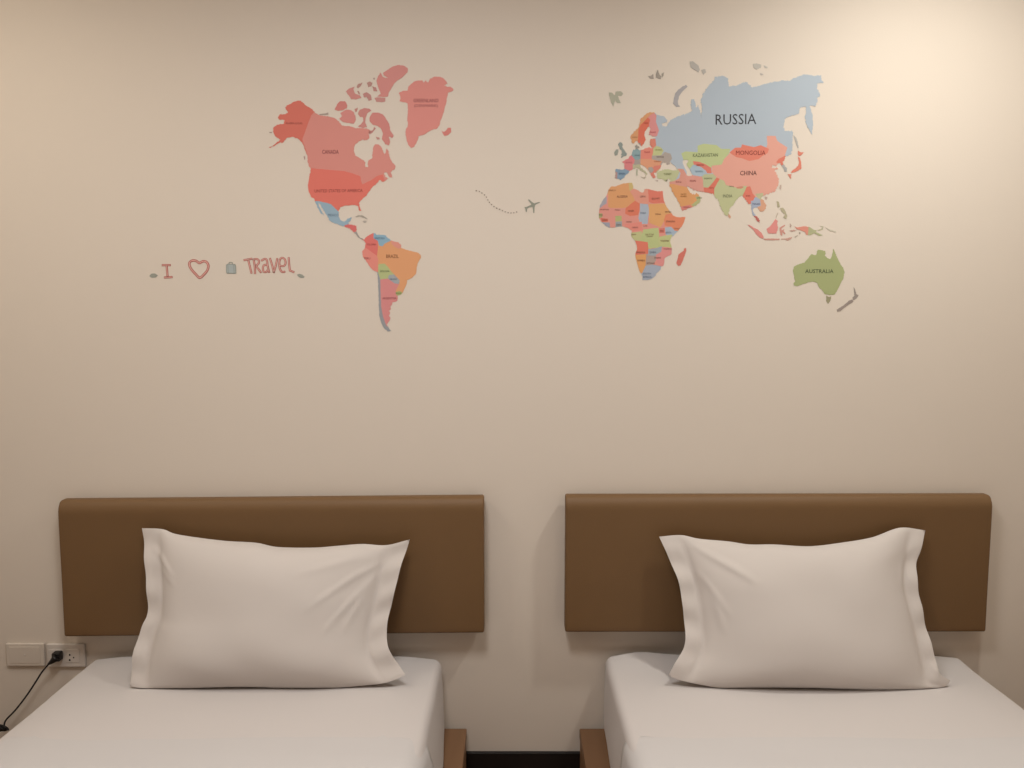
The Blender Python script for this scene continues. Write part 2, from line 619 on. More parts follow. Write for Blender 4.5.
PY = -0.010
ax0, ax1, az0, az1 = px_rect(5.2, 643.8, 44.6, 666.3, PY)
e = empty('wall_plate', ((ax0 + ax1) / 2, 0, (az0 + az1) / 2), 'blank cream wall plate at the far left, beside the socket with the black plug', 'wall plate')
box('cover', ax0, ax1, PY, -0.0002, az0, az1, M_plate, e, bev=0.0028)
cx, cz = (ax0 + ax1) / 2, (az0 + az1) / 2
box('centre_panel', ax0 + 0.012, ax1 - 0.012, PY - 0.0012, PY + 0.001, az0 + 0.010, az1 - 0.010, M_plate, e, bev=0.0008)
bm = bmesh.new()
bmesh.ops.create_cone(bm, cap_ends=True, segments=20, radius1=0.0028, radius2=0.002, depth=0.0014,
                      matrix=Matrix.Translation((cx, PY - 0.0018, cz)) @ Matrix.Rotation(math.radians(90), 4, 'X'))
from_bm('screw_cap', bm, M_plate2, e)

bx0, bx1, bz0, bz1 = px_rect(46.0, 644.3, 85.3, 667.2, PY)
e = empty('power_socket', ((bx0 + bx1) / 2, 0, (bz0 + bz1) / 2), 'cream double power socket plate by the left bed with a black plug in it', 'power socket')
box('cover', bx0, bx1, PY, -0.0002, bz0, bz1, M_plate2, e, bev=0.0028)
for sx in (55.8, 72.8):
    c = on_y(sx, 656, PY)
    box('socket_face', c.x - 0.0225, c.x + 0.0225, PY - 0.0014, PY + 0.001, c.z - 0.021, c.z + 0.021, M_plate2, e, bev=0.0009)
    for (qx, qy, ww, hh) in ((70, 654.7, .0024, .0030), (70, 659.8, .0028, .0032), (73.9, 657.4, .0022, .0022)):
        p = on_y(qx + (sx - 72.8), qy, PY)
        bm = bmesh.new()
        bmesh.ops.create_cone(bm, cap_ends=True, segments=16, radius1=1, radius2=1, depth=0.0008,
                              matrix=Matrix.Translation((p.x, PY - 0.0015, p.z)) @ Matrix.Diagonal((ww, 1, hh, 1)) @ Matrix.Rotation(math.radians(90), 4, 'X'))
        h = from_bm('socket_hole', bm, M_dark, e)
        h['label'] = 'dark round pin hole'

# plug: blocky head on the socket, tapering strain relief, then the cord
e = empty('power_lead', on_y(56, 657, -0.03), 'thin black cord plugged into the wall socket, hanging down by the left bed', 'power cable')
c = on_y(56.2, 657, -0.03)
box('plug', c.x - 0.0125, c.x + 0.0125, PY - 0.026, PY - 0.002, c.z - 0.014, c.z + 0.014, M_black, e, bev=0.004)
p1 = on_y(56.5, 657.5, -0.038); p2 = on_y(52.5, 661.0, -0.040); p3 = on_y(48.5, 664.2, -0.040)
bm = tube_bm(catmull([p1, p2, p3], 6), [0.013 - 0.0095 * k / 12 for k in range(13)], 14)
from_bm('strain_relief', bm, M_black, e)
cord = [on_y(48.8, 663.9, -0.040), on_y(42, 672, -0.042), on_y(35, 683, -0.042), on_y(26, 696.5, -0.040), on_y(15, 710.5, -0.038),
        on_y(6, 720, -0.036), on_y(3.8, 726, -0.036)]
knot = [on_y(2.5, 727.5, -0.040), on_y(-1, 729.5, -0.046), on_y(-3, 725, -0.05), on_y(4, 726, -0.05), on_y(8, 729.5, -0.045),
        on_y(3, 730.5, -0.036), on_y(-3, 729, -0.04), on_y(1, 725.5, -0.052), on_y(6, 728, -0.055), on_y(0, 731, -0.05)]
tail = [on_y(-6, 733, -0.045), on_y(-18, 750, -0.04), on_y(-40, 775, -0.045), Vector((-1.80, -0.06, 0.0045)), Vector((-1.88, -0.20, 0.0035)), Vector((-1.92, -0.5, 0.0035))]
from_bm('cable', tube_bm(catmull(cord + knot + tail, 8), 0.0026, 10), M_black, e)
kb = tube_bm(catmull([on_y(-4, 726.5, -0.046), on_y(1, 728, -0.047), on_y(5, 729, -0.047), on_y(9, 729.7, -0.047)], 6),
             [0.004, 0.006, 0.0075, 0.008, 0.0085, 0.009, 0.009, 0.009, 0.0088, 0.0085, 0.008, 0.0078, 0.0074, 0.007, 0.006, 0.005, 0.004, 0.003, 0.002][:19], 12)
from_bm('cable_tie_bundle', kb, M_black, e)

# ------------------------------------------------------------------ wall stickers
ST = 0.0009
_mats = {}


def smat(obs, wall):
    key = (tuple(obs), tuple(wall))
    if key not in _mats:
        c = [min(0.9, lin(o) / lin(w_) * a) for o, w_, a in zip(obs, wall, WALL)]
        _mats[key] = mat('vinyl_%d' % len(_mats), c, 0.6, 0.25)
    return _mats[key]


WW = (192, 174, 156)    # wall colour seen beside the western stickers
WE = (211, 194, 175)    # beside the eastern ones
FR = {'A': (260, 50, 7.314), 'B': (330, 50, 7.314), 'C': (290, 140, 7.314), 'D': (330, 230, 7.314), 'E': (140, 230, 5.689),
      'Pn': (465, 170, 10.24), 'G': (600, 50, 8.533), 'H': (710, 50, 8.533), 'I': (600, 110, 12.8), 'J': (590, 170, 6.675),
      'K': (660, 130, 8.533), 'L': (740, 150, 8.533), 'M': (770, 230, 8.533), 'N': (608, 140, 16), 'O': (656, 144, 16),
      'Q': (744, 200, 10.667), 'R': (590, 170, 16), 'S': (628, 190, 16), 'T': (628, 236, 16), 'U': (236, 250, 12.8), 'V': (776, 110, 10.667)}


def P(f, *pts):
    x0, y0, s = FR[f]
    return [(x0 + a / s, y0 + b / s) for a, b in pts]


def rough(poly, amp=0.22, step=1.3, seed=0):
    out = []
    rnd = random.Random(seed * 7 + len(poly))
    n = len(poly)
    for i in range(n):
        a = Vector(poly[i]); b = Vector(poly[(i + 1) % n])
        d = (b - a).length
        out.append(tuple(a))
        k = int(d / step)
        if d < 1e-6: continue
        nn = Vector((-(b - a).y, (b - a).x)) / d
        for j in range(1, k):
            out.append(tuple(a.lerp(b, j / k) + nn * rnd.uniform(-amp, amp)))
    return out


def inside(p, poly):
    x, y = p
    c = False
    n = len(poly)
    j = n - 1
    for i in range(n):
        xi, yi = poly[i]; xj, yj = poly[j]
        if (yi > y) != (yj > y) and x < (xj - xi) * (y - yi) / (yj - yi) + xi:
            c = not c
        j = i
    return c


def slab(tris, verts, name, m, parent=None, thick=ST):
    """flat vinyl with a real thickness, glued on the wall"""
    bm = bmesh.new()
    mp = {}
    for t in tris:
        for i in t:
            if i not in mp:
                w_ = on_y(verts[i][0], verts[i][1], 0.0)
                mp[i] = bm.verts.new((w_.x, -thick, w_.z))
    for t in tris:
        try: bm.faces.new([mp[i] for i in t])
        except ValueError: pass
    bound = [e_ for e_ in bm.edges if len(e_.link_faces) == 1]
    back = {}
    for e_ in bound:
        for v in e_.verts:
            if v not in back: back[v] = bm.verts.new((v.co.x, -0.00005, v.co.z))
    for e_ in bound:
        a, b = e_.verts
        try: bm.faces.new((a, b, back[b], back[a]))
        except ValueError: pass
    return from_bm(name, bm, m, parent, smooth=False)


def cdt(polys):
    vs, es = [], []
    for pl_ in polys:
        b = len(vs)
        vs += [Vector(p) for p in pl_]
        es += [(b + i, b + (i + 1) % len(pl_)) for i in range(len(pl_))]
    r = delaunay_2d_cdt(vs, es, [], 0, 1e-4)
    return [tuple(v) for v in r[0]], [tuple(f) for f in r[2]]


def tidy(buckets, verts):
    """split every colour into connected pieces; crumbs join the neighbour they touch most"""
    comps = []
    for k, ts in sorted(buckets.items()):
        em = {}
        for i, t in enumerate(ts):
            for a, b in ((t[0], t[1]), (t[1], t[2]), (t[2], t[0])):
                em.setdefault((min(a, b), max(a, b)), []).append(i)
        par = list(range(len(ts)))

        def find(i):
            while par[i] != i:
                par[i] = par[par[i]]
                i = par[i]
            return i
        for l in em.values():
            for j in l[1:]: par[find(j)] = find(l[0])
        g = {}
        for i in range(len(ts)): g.setdefault(find(i), []).append(ts[i])
        comps += [[k, v] for v in g.values()]

    def area(ts):
        return sum(abs((verts[t[1]][0] - verts[t[0]][0]) * (verts[t[2]][1] - verts[t[0]][1]) - (verts[t[2]][0] - verts[t[0]][0]) * (verts[t[1]][1] - verts[t[0]][1])) / 2 for t in ts)

    def edges(ts):
        return {(min(a, b), max(a, b)) for t in ts for a, b in ((t[0], t[1]), (t[1], t[2]), (t[2], t[0]))}
    comps = [c + [area(c[1]), edges(c[1])] for c in comps]
    comps.sort(key=lambda c: c[2])
    i = 0
    while i < len(comps):
        c = comps[i]
        if c[2] < (14 if c[0] == -1 else 2.5):
            best, bl = None, 0
            for d in comps:
                if d is c: continue
                l = sum((Vector(verts[a]) - Vector(verts[b])).length for a, b in (c[3] & d[3]))
                if l > bl: best, bl = d, l
            if best is not None:
                best[1] += c[1]; best[2] += c[2]; best[3] |= c[3]
                comps.pop(i)
                continue
            if c[2] < 0.2:
                comps.pop(i)
                continue
        i += 1
    return [(c[0], c[1]) for c in sorted(comps, key=lambda c: c[0])]


def land(name, outline, base, patches, label, holes=(), wall=WW, seed=1, amp=0.30, base_label=None, cat='wall sticker', group=None):
    """continent: outline, base colour and coloured countries clipped to it"""
    ol = rough(outline, amp, 0.75, seed)
    polys = [ol] + [rough(p, 0.15, 2.0, seed + k) for k, (p, c, l) in enumerate(patches)] + [list(h) for h in holes]
    verts, tris = cdt(polys)
    npat = len(patches)
    buckets = {}
    for t in tris:
        c = (sum(verts[i][0] for i in t) / 3, sum(verts[i][1] for i in t) / 3)
        if not inside(c, polys[0]): continue
        if any(inside(c, h) for h in polys[1 + npat:]): continue
        k = -1
        for q in range(npat - 1, -1, -1):
            if inside(c, polys[1 + q]):
                k = q
                break
        buckets.setdefault(k, []).append(t)
    cx = sum(p[0] for p in outline) / len(outline); cy = sum(p[1] for p in outline) / len(outline)
    w_ = on_y(cx, cy, 0)
    e_ = empty(name, (w_.x, 0, w_.z), label, cat, group)
    buckets = tidy(buckets, verts)
    for k, ts in buckets:
        o = slab(ts, verts, 'country_patch', smat(base if k < 0 else patches[k][1], wall), e_)
        l = base_label if k < 0 else patches[k][2]
        if l: o['label'] = l
    return e_


def isle(name, poly, col, label, wall=WW, seed=1, group=None, parent=None, amp=0.26, cat='wall sticker'):
    verts, tris = cdt([rough(poly, amp, 0.7, seed)])
    pl_ = rough(poly, amp, 0.7, seed)
    keep = [t for t in tris if inside((sum(verts[i][0] for i in t) / 3, sum(verts[i][1] for i in t) / 3), pl_)]
    o = slab(keep, verts, name, smat(col, wall), parent)
    if parent is None: tag(o, label, cat, group)
    elif label: o['label'] = label
    return o


PINK = (184, 116, 104)
north_america = (P('A', (65, 712), (95, 700), (150, 655), (115, 635), (98, 600), (100, 565), (130, 545), (175, 540), (180, 512), (140, 512), (130, 490),
                   (150, 470), (185, 470), (205, 455), (185, 425), (195, 405), (225, 395), (255, 375), (300, 370), (325, 395), (350, 415), (385, 435),
                   (410, 465), (440, 480), (500, 485), (540, 495), (575, 520), (600, 552), (640, 556), (700, 572), (760, 572), (795, 580), (812, 592), (795, 610), (800, 640),
                   (780, 660), (750, 655), (720, 670), (697, 692))
                 + P('C', (468, 55), (465, 80), (475, 110), (505, 130), (535, 148), (550, 160), (552, 200), (569, 200), (573, 150), (600, 135),
                     (605, 90), (610, 50), (620, 35), (640, 32), (665, 45), (680, 75), (690, 105), (700, 95), (708, 62), (720, 80), (728, 120), (745, 160), (772, 190), (765, 215),
                     (735, 232), (745, 255), (750, 275), (725, 270), (712, 240), (688, 240), (700, 272), (720, 280), (700, 298), (675, 305), (655, 292), (640, 315), (600, 345), (580, 375),
                     (555, 410), (520, 440), (505, 460), (512, 490), (522, 520), (508, 518), (495, 482), (480, 478), (450, 475), (430, 482), (400, 480),
                     (370, 490), (358, 510), (355, 555), (370, 585), (400, 598), (420, 575), (450, 566), (445, 590), (425, 605), (430, 620), (460, 622),
                     (488, 628), (485, 668), (495, 690), (515, 718), (540, 718), (530, 730), (500, 715), (472, 678), (440, 650), (405, 635), (370, 625), (330, 610),
                     (290, 590), (275, 560), (265, 545), (240, 505), (215, 465), (203, 455), (215, 490), (240, 535), (247, 552), (225, 535), (205, 500),
                     (190, 465), (180, 435), (155, 415), (135, 370), (132, 330), (140, 270), (150, 230), (150, 205), (140, 195), (130, 160), (125, 110), (110, 70), (95, 30))
                 + P('A', (330, 720), (310, 680), (280, 650), (240, 635), (205, 640), (180, 660), (160, 685), (155, 672), (110, 697), (75, 716)))
NA = land('continent_sticker', north_america, (186, 118, 105), [
    (P('A', (0, 300), (400, 300), (400, 450), (375, 480), (345, 560), (310, 655), (345, 760), (0, 800)), (184, 96, 80), 'red Alaska patch'),
    (P('C', (100, 200), (160, 207), (250, 215), (400, 228), (460, 245), (515, 265), (520, 300), (530, 325), (560, 310), (600, 290), (640, 262), (680, 252), (695, 310),
       (600, 450), (540, 560), (480, 560), (430, 520), (357, 525), (330, 500), (300, 470), (270, 460), (215, 450), (180, 445), (100, 450)), (193, 99, 84), 'deep red United States patch'),
    (P('C', (150, 447), (215, 448), (270, 460), (300, 470), (330, 500), (357, 525), (440, 500), (480, 560), (445, 600), (430, 618), (400, 625), (395, 640), (200, 640)), (131, 146, 153), 'blue Mexico patch'),
    (P('C', (395, 640), (400, 624), (430, 614), (500, 600), (500, 672), (480, 685), (440, 670)), (186, 92, 86), 'red Central America patch'),
    (P('C', (470, 672), (495, 668), (560, 700), (560, 750), (480, 730)), (140, 128, 118), 'grey Panama patch'),
], 'pink and red North America map sticker with CANADA written on it', base_label='dusty pink Canada patch', seed=4, amp=0.5)

south_america = P('D', (222, 62), (250, 70), (262, 55), (285, 40), (310, 25), (330, 22), (340, 35), (380, 35), (405, 38), (420, 55), (445, 75), (470, 85),
                  (500, 90), (520, 110), (520, 130), (560, 145), (600, 155), (640, 165), (665, 185), (665, 205), (645, 235), (635, 270), (630, 320),
                  (600, 350), (565, 365), (558, 400), (545, 430), (530, 460), (515, 475), (495, 478), (495, 515), (480, 525), (455, 530), (455, 545),
                  (440, 560), (445, 580), (430, 590), (440, 605), (430, 625), (443, 645), (432, 668), (415, 690), (430, 715), (447, 738), (425, 742), (395, 720),
                  (375, 680), (362, 630), (358, 560), (355, 450), (350, 350), (345, 310), (310, 290), (285, 260), (260, 220), (240, 195), (235, 160),
                  (255, 130), (262, 100), (250, 78))
SA = land('continent_sticker', south_america, (194, 134, 92), [
    (P('D', (320, 0), (420, 20), (450, 75), (400, 100), (385, 120), (360, 115), (350, 80), (318, 60)), (123, 146, 156), 'blue Venezuela patch'),
    (P('D', (445, 75), (470, 60), (530, 80), (530, 125), (505, 138), (470, 120), (450, 100)), (192, 125, 108), 'pink Guianas patch'),
    (P('D', (180, 0), (320, 0), (318, 60), (350, 80), (352, 120), (345, 190), (310, 165), (262, 130), (200, 125)), (192, 98, 88), 'red Colombia patch'),
    (P('D', (200, 128), (262, 130), (310, 165), (345, 190), (355, 220), (350, 262), (352, 310), (330, 330), (250, 300), (200, 200)), (197, 118, 103), 'pink Peru patch'),
    (P('D', (355, 250), (400, 245), (425, 270), (445, 300), (470, 325), (430, 330), (425, 355), (368, 362), (352, 310)), (158, 158, 108), 'green Bolivia patch'),
    (P('D', (425, 355), (430, 330), (470, 325), (510, 370), (505, 395), (470, 390)), (143, 141, 139), 'blue Paraguay patch'),
    (P('D', (368, 362), (425, 355), (470, 390), (505, 395), (480, 450), (490, 478), (530, 500), (480, 700), (415, 705), (390, 640), (374, 560), (370, 450)), (188, 118, 112), 'pink Argentina patch'),
    (P('D', (330, 300), (352, 310), (368, 362), (370, 450), (374, 560), (390, 640), (412, 700), (460, 735), (460, 760), (300, 760)), (134, 130, 128), 'narrow grey Chile patch'),
    (P('D', (480, 455), (510, 445), (540, 465), (510, 485), (487, 478)), (150, 150, 96), 'green Uruguay patch'),
], 'orange and pink South America map sticker with BRAZIL written on it', base_label='orange Brazil patch', seed=5)

GL = land('island_sticker', P('B', (505, 315), (530, 300), (570, 298), (570, 270), (600, 245), (630, 225), (670, 220), (685, 240), (700, 222), (715, 240), (730, 210), (770, 195),
                              (820, 200), (845, 225), (860, 245), (835, 258), (862, 272), (880, 268), (905, 290), (885, 305), (865, 310), (855, 350), (850, 390), (840, 410),
                              (835, 450), (820, 490), (805, 520), (800, 550), (780, 575), (730, 590), (690, 620), (650, 630), (635, 670), (615, 710),
                              (595, 718), (575, 695), (560, 660), (552, 620), (555, 580), (570, 560), (565, 500), (572, 460), (568, 390), (510, 375), (515, 345)),
          (190, 118, 106), [], 'large dusty pink Greenland sticker right of the Arctic islands', seed=6, amp=0.5)

ARC = 'pink Arctic island stickers above Canada'
arctic = [
    ('B', [(390, 165), (430, 140), (460, 120), (500, 110), (540, 115), (570, 135), (568, 160), (530, 200), (490, 225), (465, 250), (450, 280), (430, 310), (425, 340), (395, 345), (345, 340), (372, 320), (360, 290), (350, 265), (340, 230), (350, 195), (370, 165), (385, 195), (405, 205), (425, 205), (392, 185)],
     'long pink island sticker at the very top of the Arctic cluster', (184, 118, 108)),
    ('B', [(325, 352), (345, 346), (405, 352), (405, 375), (380, 383), (340, 380)], 'small flat pink island sticker directly below the top Arctic island', (172, 118, 108)),
    ('B', [(115, 305), (135, 285), (180, 268), (172, 292), (185, 320), (215, 330), (230, 350), (195, 360), (155, 362), (140, 335)], 'westernmost pink island sticker of the upper Arctic row', (178, 116, 106)),
    ('B', [(195, 270), (205, 250), (238, 240), (225, 265), (205, 282)], 'tiny island sticker above and right of the westernmost Arctic one', (160, 116, 104)),
    ('B', [(270, 240), (290, 230), (312, 240), (302, 265), (280, 272)], 'tiny island sticker left of the large top Arctic island', (160, 116, 104)),
    ('B', [(240, 322), (270, 308), (298, 330), (306, 365), (285, 372), (268, 345), (250, 347)], 'small jagged island sticker in the middle of the upper Arctic row', (166, 114, 104)),
    ('B', [(308, 265), (338, 275), (346, 302), (320, 302)], 'tiny island sticker touching the left side of the top Arctic island', (166, 114, 104)),
    ('B', [(198, 300), (212, 300), (222, 325), (208, 322)], 'speck of an island sticker right of the westernmost Arctic one', (160, 116, 104)),
    ('B', [(316, 205), (326, 203), (328, 216), (318, 216)], 'dot-like island sticker above the upper Arctic row', (150, 120, 108)),
    ('B', [(35, 435), (50, 400), (75, 375), (110, 375), (125, 400), (125, 425), (95, 440), (60, 445)], 'roundish pink island sticker just above the north coast of Canada', (180, 108, 98)),
    ('B', [(75, 462), (120, 435), (150, 440), (175, 455), (185, 480), (190, 510), (175, 540), (130, 533), (90, 525), (68, 500), (90, 485)], 'broad pink island sticker touching the north coast of Canada', (184, 116, 106)),
    ('B', [(180, 432), (205, 422), (197, 450), (185, 455)], 'tiny island sticker right of the broad coastal Arctic island', (170, 116, 104)),
    ('B', [(205, 470), (215, 440), (250, 425), (290, 430), (302, 445), (275, 462), (262, 490), (258, 530), (272, 565), (240, 570), (205, 560), (225, 545), (245, 520), (240, 490), (222, 492)], 'hook-shaped pink island sticker left of the largest eastern Arctic island', (176, 114, 104)),
    ('B', [(290, 490), (310, 460), (350, 458), (385, 470), (402, 490), (420, 520), (435, 545), (440, 585), (467, 628), (455, 645), (430, 632), (440, 670), (432, 700), (405, 690), (380, 650), (387, 610), (370, 570), (345, 555), (310, 545), (290, 520)], 'largest eastern Arctic island sticker, pink, above Quebec', (180, 112, 102)),
    ('B', [(282, 600), (315, 585), (325, 562), (335, 575), (310, 605), (290, 618)], 'tiny island sticker at the mouth of Hudson Bay', (170, 114, 104)),
    ('B', [(335, 635), (360, 640), (365, 655), (345, 655)], 'speck of an island sticker in the strait above Quebec', (170, 120, 108)),
    ('A', [(432, 470), (470, 466), (500, 458), (502, 472), (440, 478)], 'thin grey island sliver at the north coast of Canada, right of Alaska', (150, 130, 116)),
]
for i, (f, p, l, c) in enumerate(arctic):
    isle('island_sticker', P(f, *p), c, l, WW, i, ARC)
isle('island_sticker', P('B', (815, 590), (832, 600), (850, 588), (860, 570), (885, 570), (887, 600), (860, 625), (835, 628)), (184, 108, 96),
     'small red Iceland sticker below Greenland', WW, 3)
isle('island_sticker', P('C', (480, 560), (500, 548), (530, 551), (565, 573), (567, 582), (538, 568), (508, 560), (485, 566)), (150, 136, 120), 'thin grey Cuba sticker below Florida', WW, 4)
isle('island_sticker', P('C', (532, 594), (550, 588), (562, 600), (545, 606)), (160, 145, 130), 'tiny grey Caribbean island sticker below Cuba', WW, 5)
isle('island_sticker', P('A', (68, 598), (88, 600), (85, 610), (70, 608)), (150, 125, 112), 'tiny island speck left of Alaska', WW, 6)
isle('island_sticker', P('C', (100, 118), (112, 120), (110, 145), (103, 142)), (150, 120, 110), 'tiny island sliver off the west coast of Canada', WW, 7)

# ---- Africa
GRN = (178, 176, 126)
africa = (P('R', (345, 260), (400, 265), (470, 240), (530, 215), (600, 210), (650, 205), (675, 210), (690, 250), (690, 300), (740, 310), (770, 325),
            (800, 350), (840, 362), (865, 350), (870, 312), (905, 300), (960, 315), (1024, 328))
          + P('S', (470, 25), (550, 15), (560, 100), (570, 160), (590, 210), (620, 270), (650, 320), (700, 380), (720, 410), (760, 425), (820, 440), (880, 430),
              (917, 430), (900, 500), (860, 580), (830, 620), (770, 680), (720, 740))
          + P('T', (695, 10), (672, 80), (690, 150), (700, 200), (695, 290), (640, 320), (600, 345), (580, 370), (577, 440), (562, 480), (530, 490), (510, 550),
              (450, 600), (440, 640), (400, 670), (330, 700), (230, 705), (235, 660), (210, 600), (180, 560), (150, 450), (130, 380), (115, 320), (120, 270),
              (145, 220), (140, 150), (110, 70), (70, 30), (50, 0))
          + P('J', (275, 430), (280, 405), (250, 385), (215, 375), (180, 380), (130, 385), (100, 370), (75, 345), (60, 320), (60, 290), (65, 240), (80, 210), (110, 170), (128, 125)))
AF = land('continent_sticker', africa, (208, 138, 122), [
    (P('J', (40, 150), (95, 140), (112, 190), (110, 225), (90, 235), (60, 260), (40, 260)), (158, 150, 152), 'grey blue Western Sahara patch'),
    (P('R', (240, 340), (345, 200), (530, 180), (625, 200), (632, 330), (690, 420), (720, 490), (580, 600), (530, 610), (330, 610), (290, 590), (290, 400)), (206, 146, 98), 'orange Algeria patch'),
    (P('R', (615, 180), (700, 180), (700, 300), (650, 345), (628, 320)), (192, 165, 108), 'yellow green Tunisia patch'),
    (P('R', (636, 340), (700, 290), (800, 320), (935, 280), (935, 540), (800, 540), (730, 490), (690, 420)), (208, 140, 118), 'pink Libya patch'),
    (P('S', (320, -20), (570, 0), (590, 205), (400, 215), (330, 190)), (206, 114, 94), 'red Egypt patch'),
    (P('R', (570, 610), (720, 490), (800, 540), (790, 640), (770, 720), (640, 740), (560, 700)), (206, 114, 88), 'red Niger patch'),
    (P('S', (190, 215), (320, 230), (335, 300), (330, 400), (310, 545), (200, 545), (165, 450), (190, 330)), (163, 166, 172), 'pale blue Chad patch'),
    (P('S', (335, 225), (595, 215), (640, 310), (600, 400), (575, 500), (520, 600), (420, 560), (335, 520)), (208, 152, 98), 'orange Sudan patch'),
    (P('S', (600, 395), (700, 370), (760, 420), (940, 420), (820, 660), (740, 650), (700, 590), (585, 570), (575, 480)), (210, 126, 92), 'red orange Ethiopia and Somalia patch'),
    (P('S', (590, 600), (690, 590), (740, 640), (720, 760), (680, 760), (600, 710)), (157, 166, 174), 'pale blue Kenya patch'),
    (P('S', (500, 615), (585, 610), (580, 690), (500, 690)), (200, 112, 96), 'red Uganda patch'),
    (P('J', (168, 308), (210, 305), (212, 340), (170, 345)), (170, 165, 108), 'green Burkina Faso patch'),
    (P('J', (170, 346), (214, 342), (214, 390), (170, 390)), (148, 152, 148), 'grey Ghana patch'),
    (P('J', (40, 288), (82, 290), (82, 315), (50, 328)), (158, 152, 104), 'green Senegal patch'),
    (P('J', (70, 320), (120, 325), (120, 345), (80, 348)), (198, 104, 84), 'red Guinea patch'),
    (P('J', (65, 348), (130, 350), (135, 395), (80, 385)), (150, 145, 150), 'grey Liberia patch'),
    (P('J', (230, 362), (345, 345), (350, 400), (280, 410), (240, 390)), (212, 130, 114), 'pink Cameroon patch'),
    (P('J', (355, 398), (455, 385), (462, 440), (448, 520), (390, 525), (385, 482), (335, 475), (345, 430)), (176, 178, 122), 'green Congo patch'),
    (P('J', (265, 420), (345, 410), (345, 430), (335, 475), (285, 470)), (182, 176, 124), 'green Gabon patch'),
    (P('J', (462, 445), (548, 430), (560, 520), (480, 515), (455, 480)), (180, 178, 122), 'green Tanzania patch'),
    (P('J', (295, 478), (335, 478), (385, 484), (388, 560), (290, 568)), (208, 114, 92), 'red Angola patch'),
    (P('J', (290, 568), (375, 562), (372, 640), (345, 695), (300, 680)), (210, 148, 92), 'orange Namibia patch'),
    (P('J', (388, 528), (448, 520), (480, 508), (475, 548), (440, 572), (388, 572)), (152, 156, 158), 'grey Zambia patch'),
    (P('J', (440, 565), (478, 545), (480, 512), (560, 520), (560, 590), (500, 650), (470, 640), (440, 605)), (208, 134, 126), 'pink Mozambique patch'),
    (P('J', (375, 573), (440, 575), (440, 605), (420, 632), (370, 640)), (168, 145, 132), 'brown grey Botswana patch'),
    (P('J', (330, 700), (350, 685), (370, 640), (420, 632), (470, 642), (500, 652), (420, 740), (340, 745)), (158, 160, 167), 'blue grey South Africa patch'),
], 'many-coloured Africa map sticker with orange, red, green and blue countries', wall=WE, base_label='pink West Africa patch', seed=8)
isle('island_sticker', P('T', (915, 192), (932, 200), (930, 240), (900, 330), (870, 410), (840, 470), (800, 477), (775, 440), (790, 380), (803, 330), (808, 290), (850, 260), (890, 240), (900, 200)),
     (198, 110, 94), 'red Madagascar sticker right of southern Africa', WE, 9)

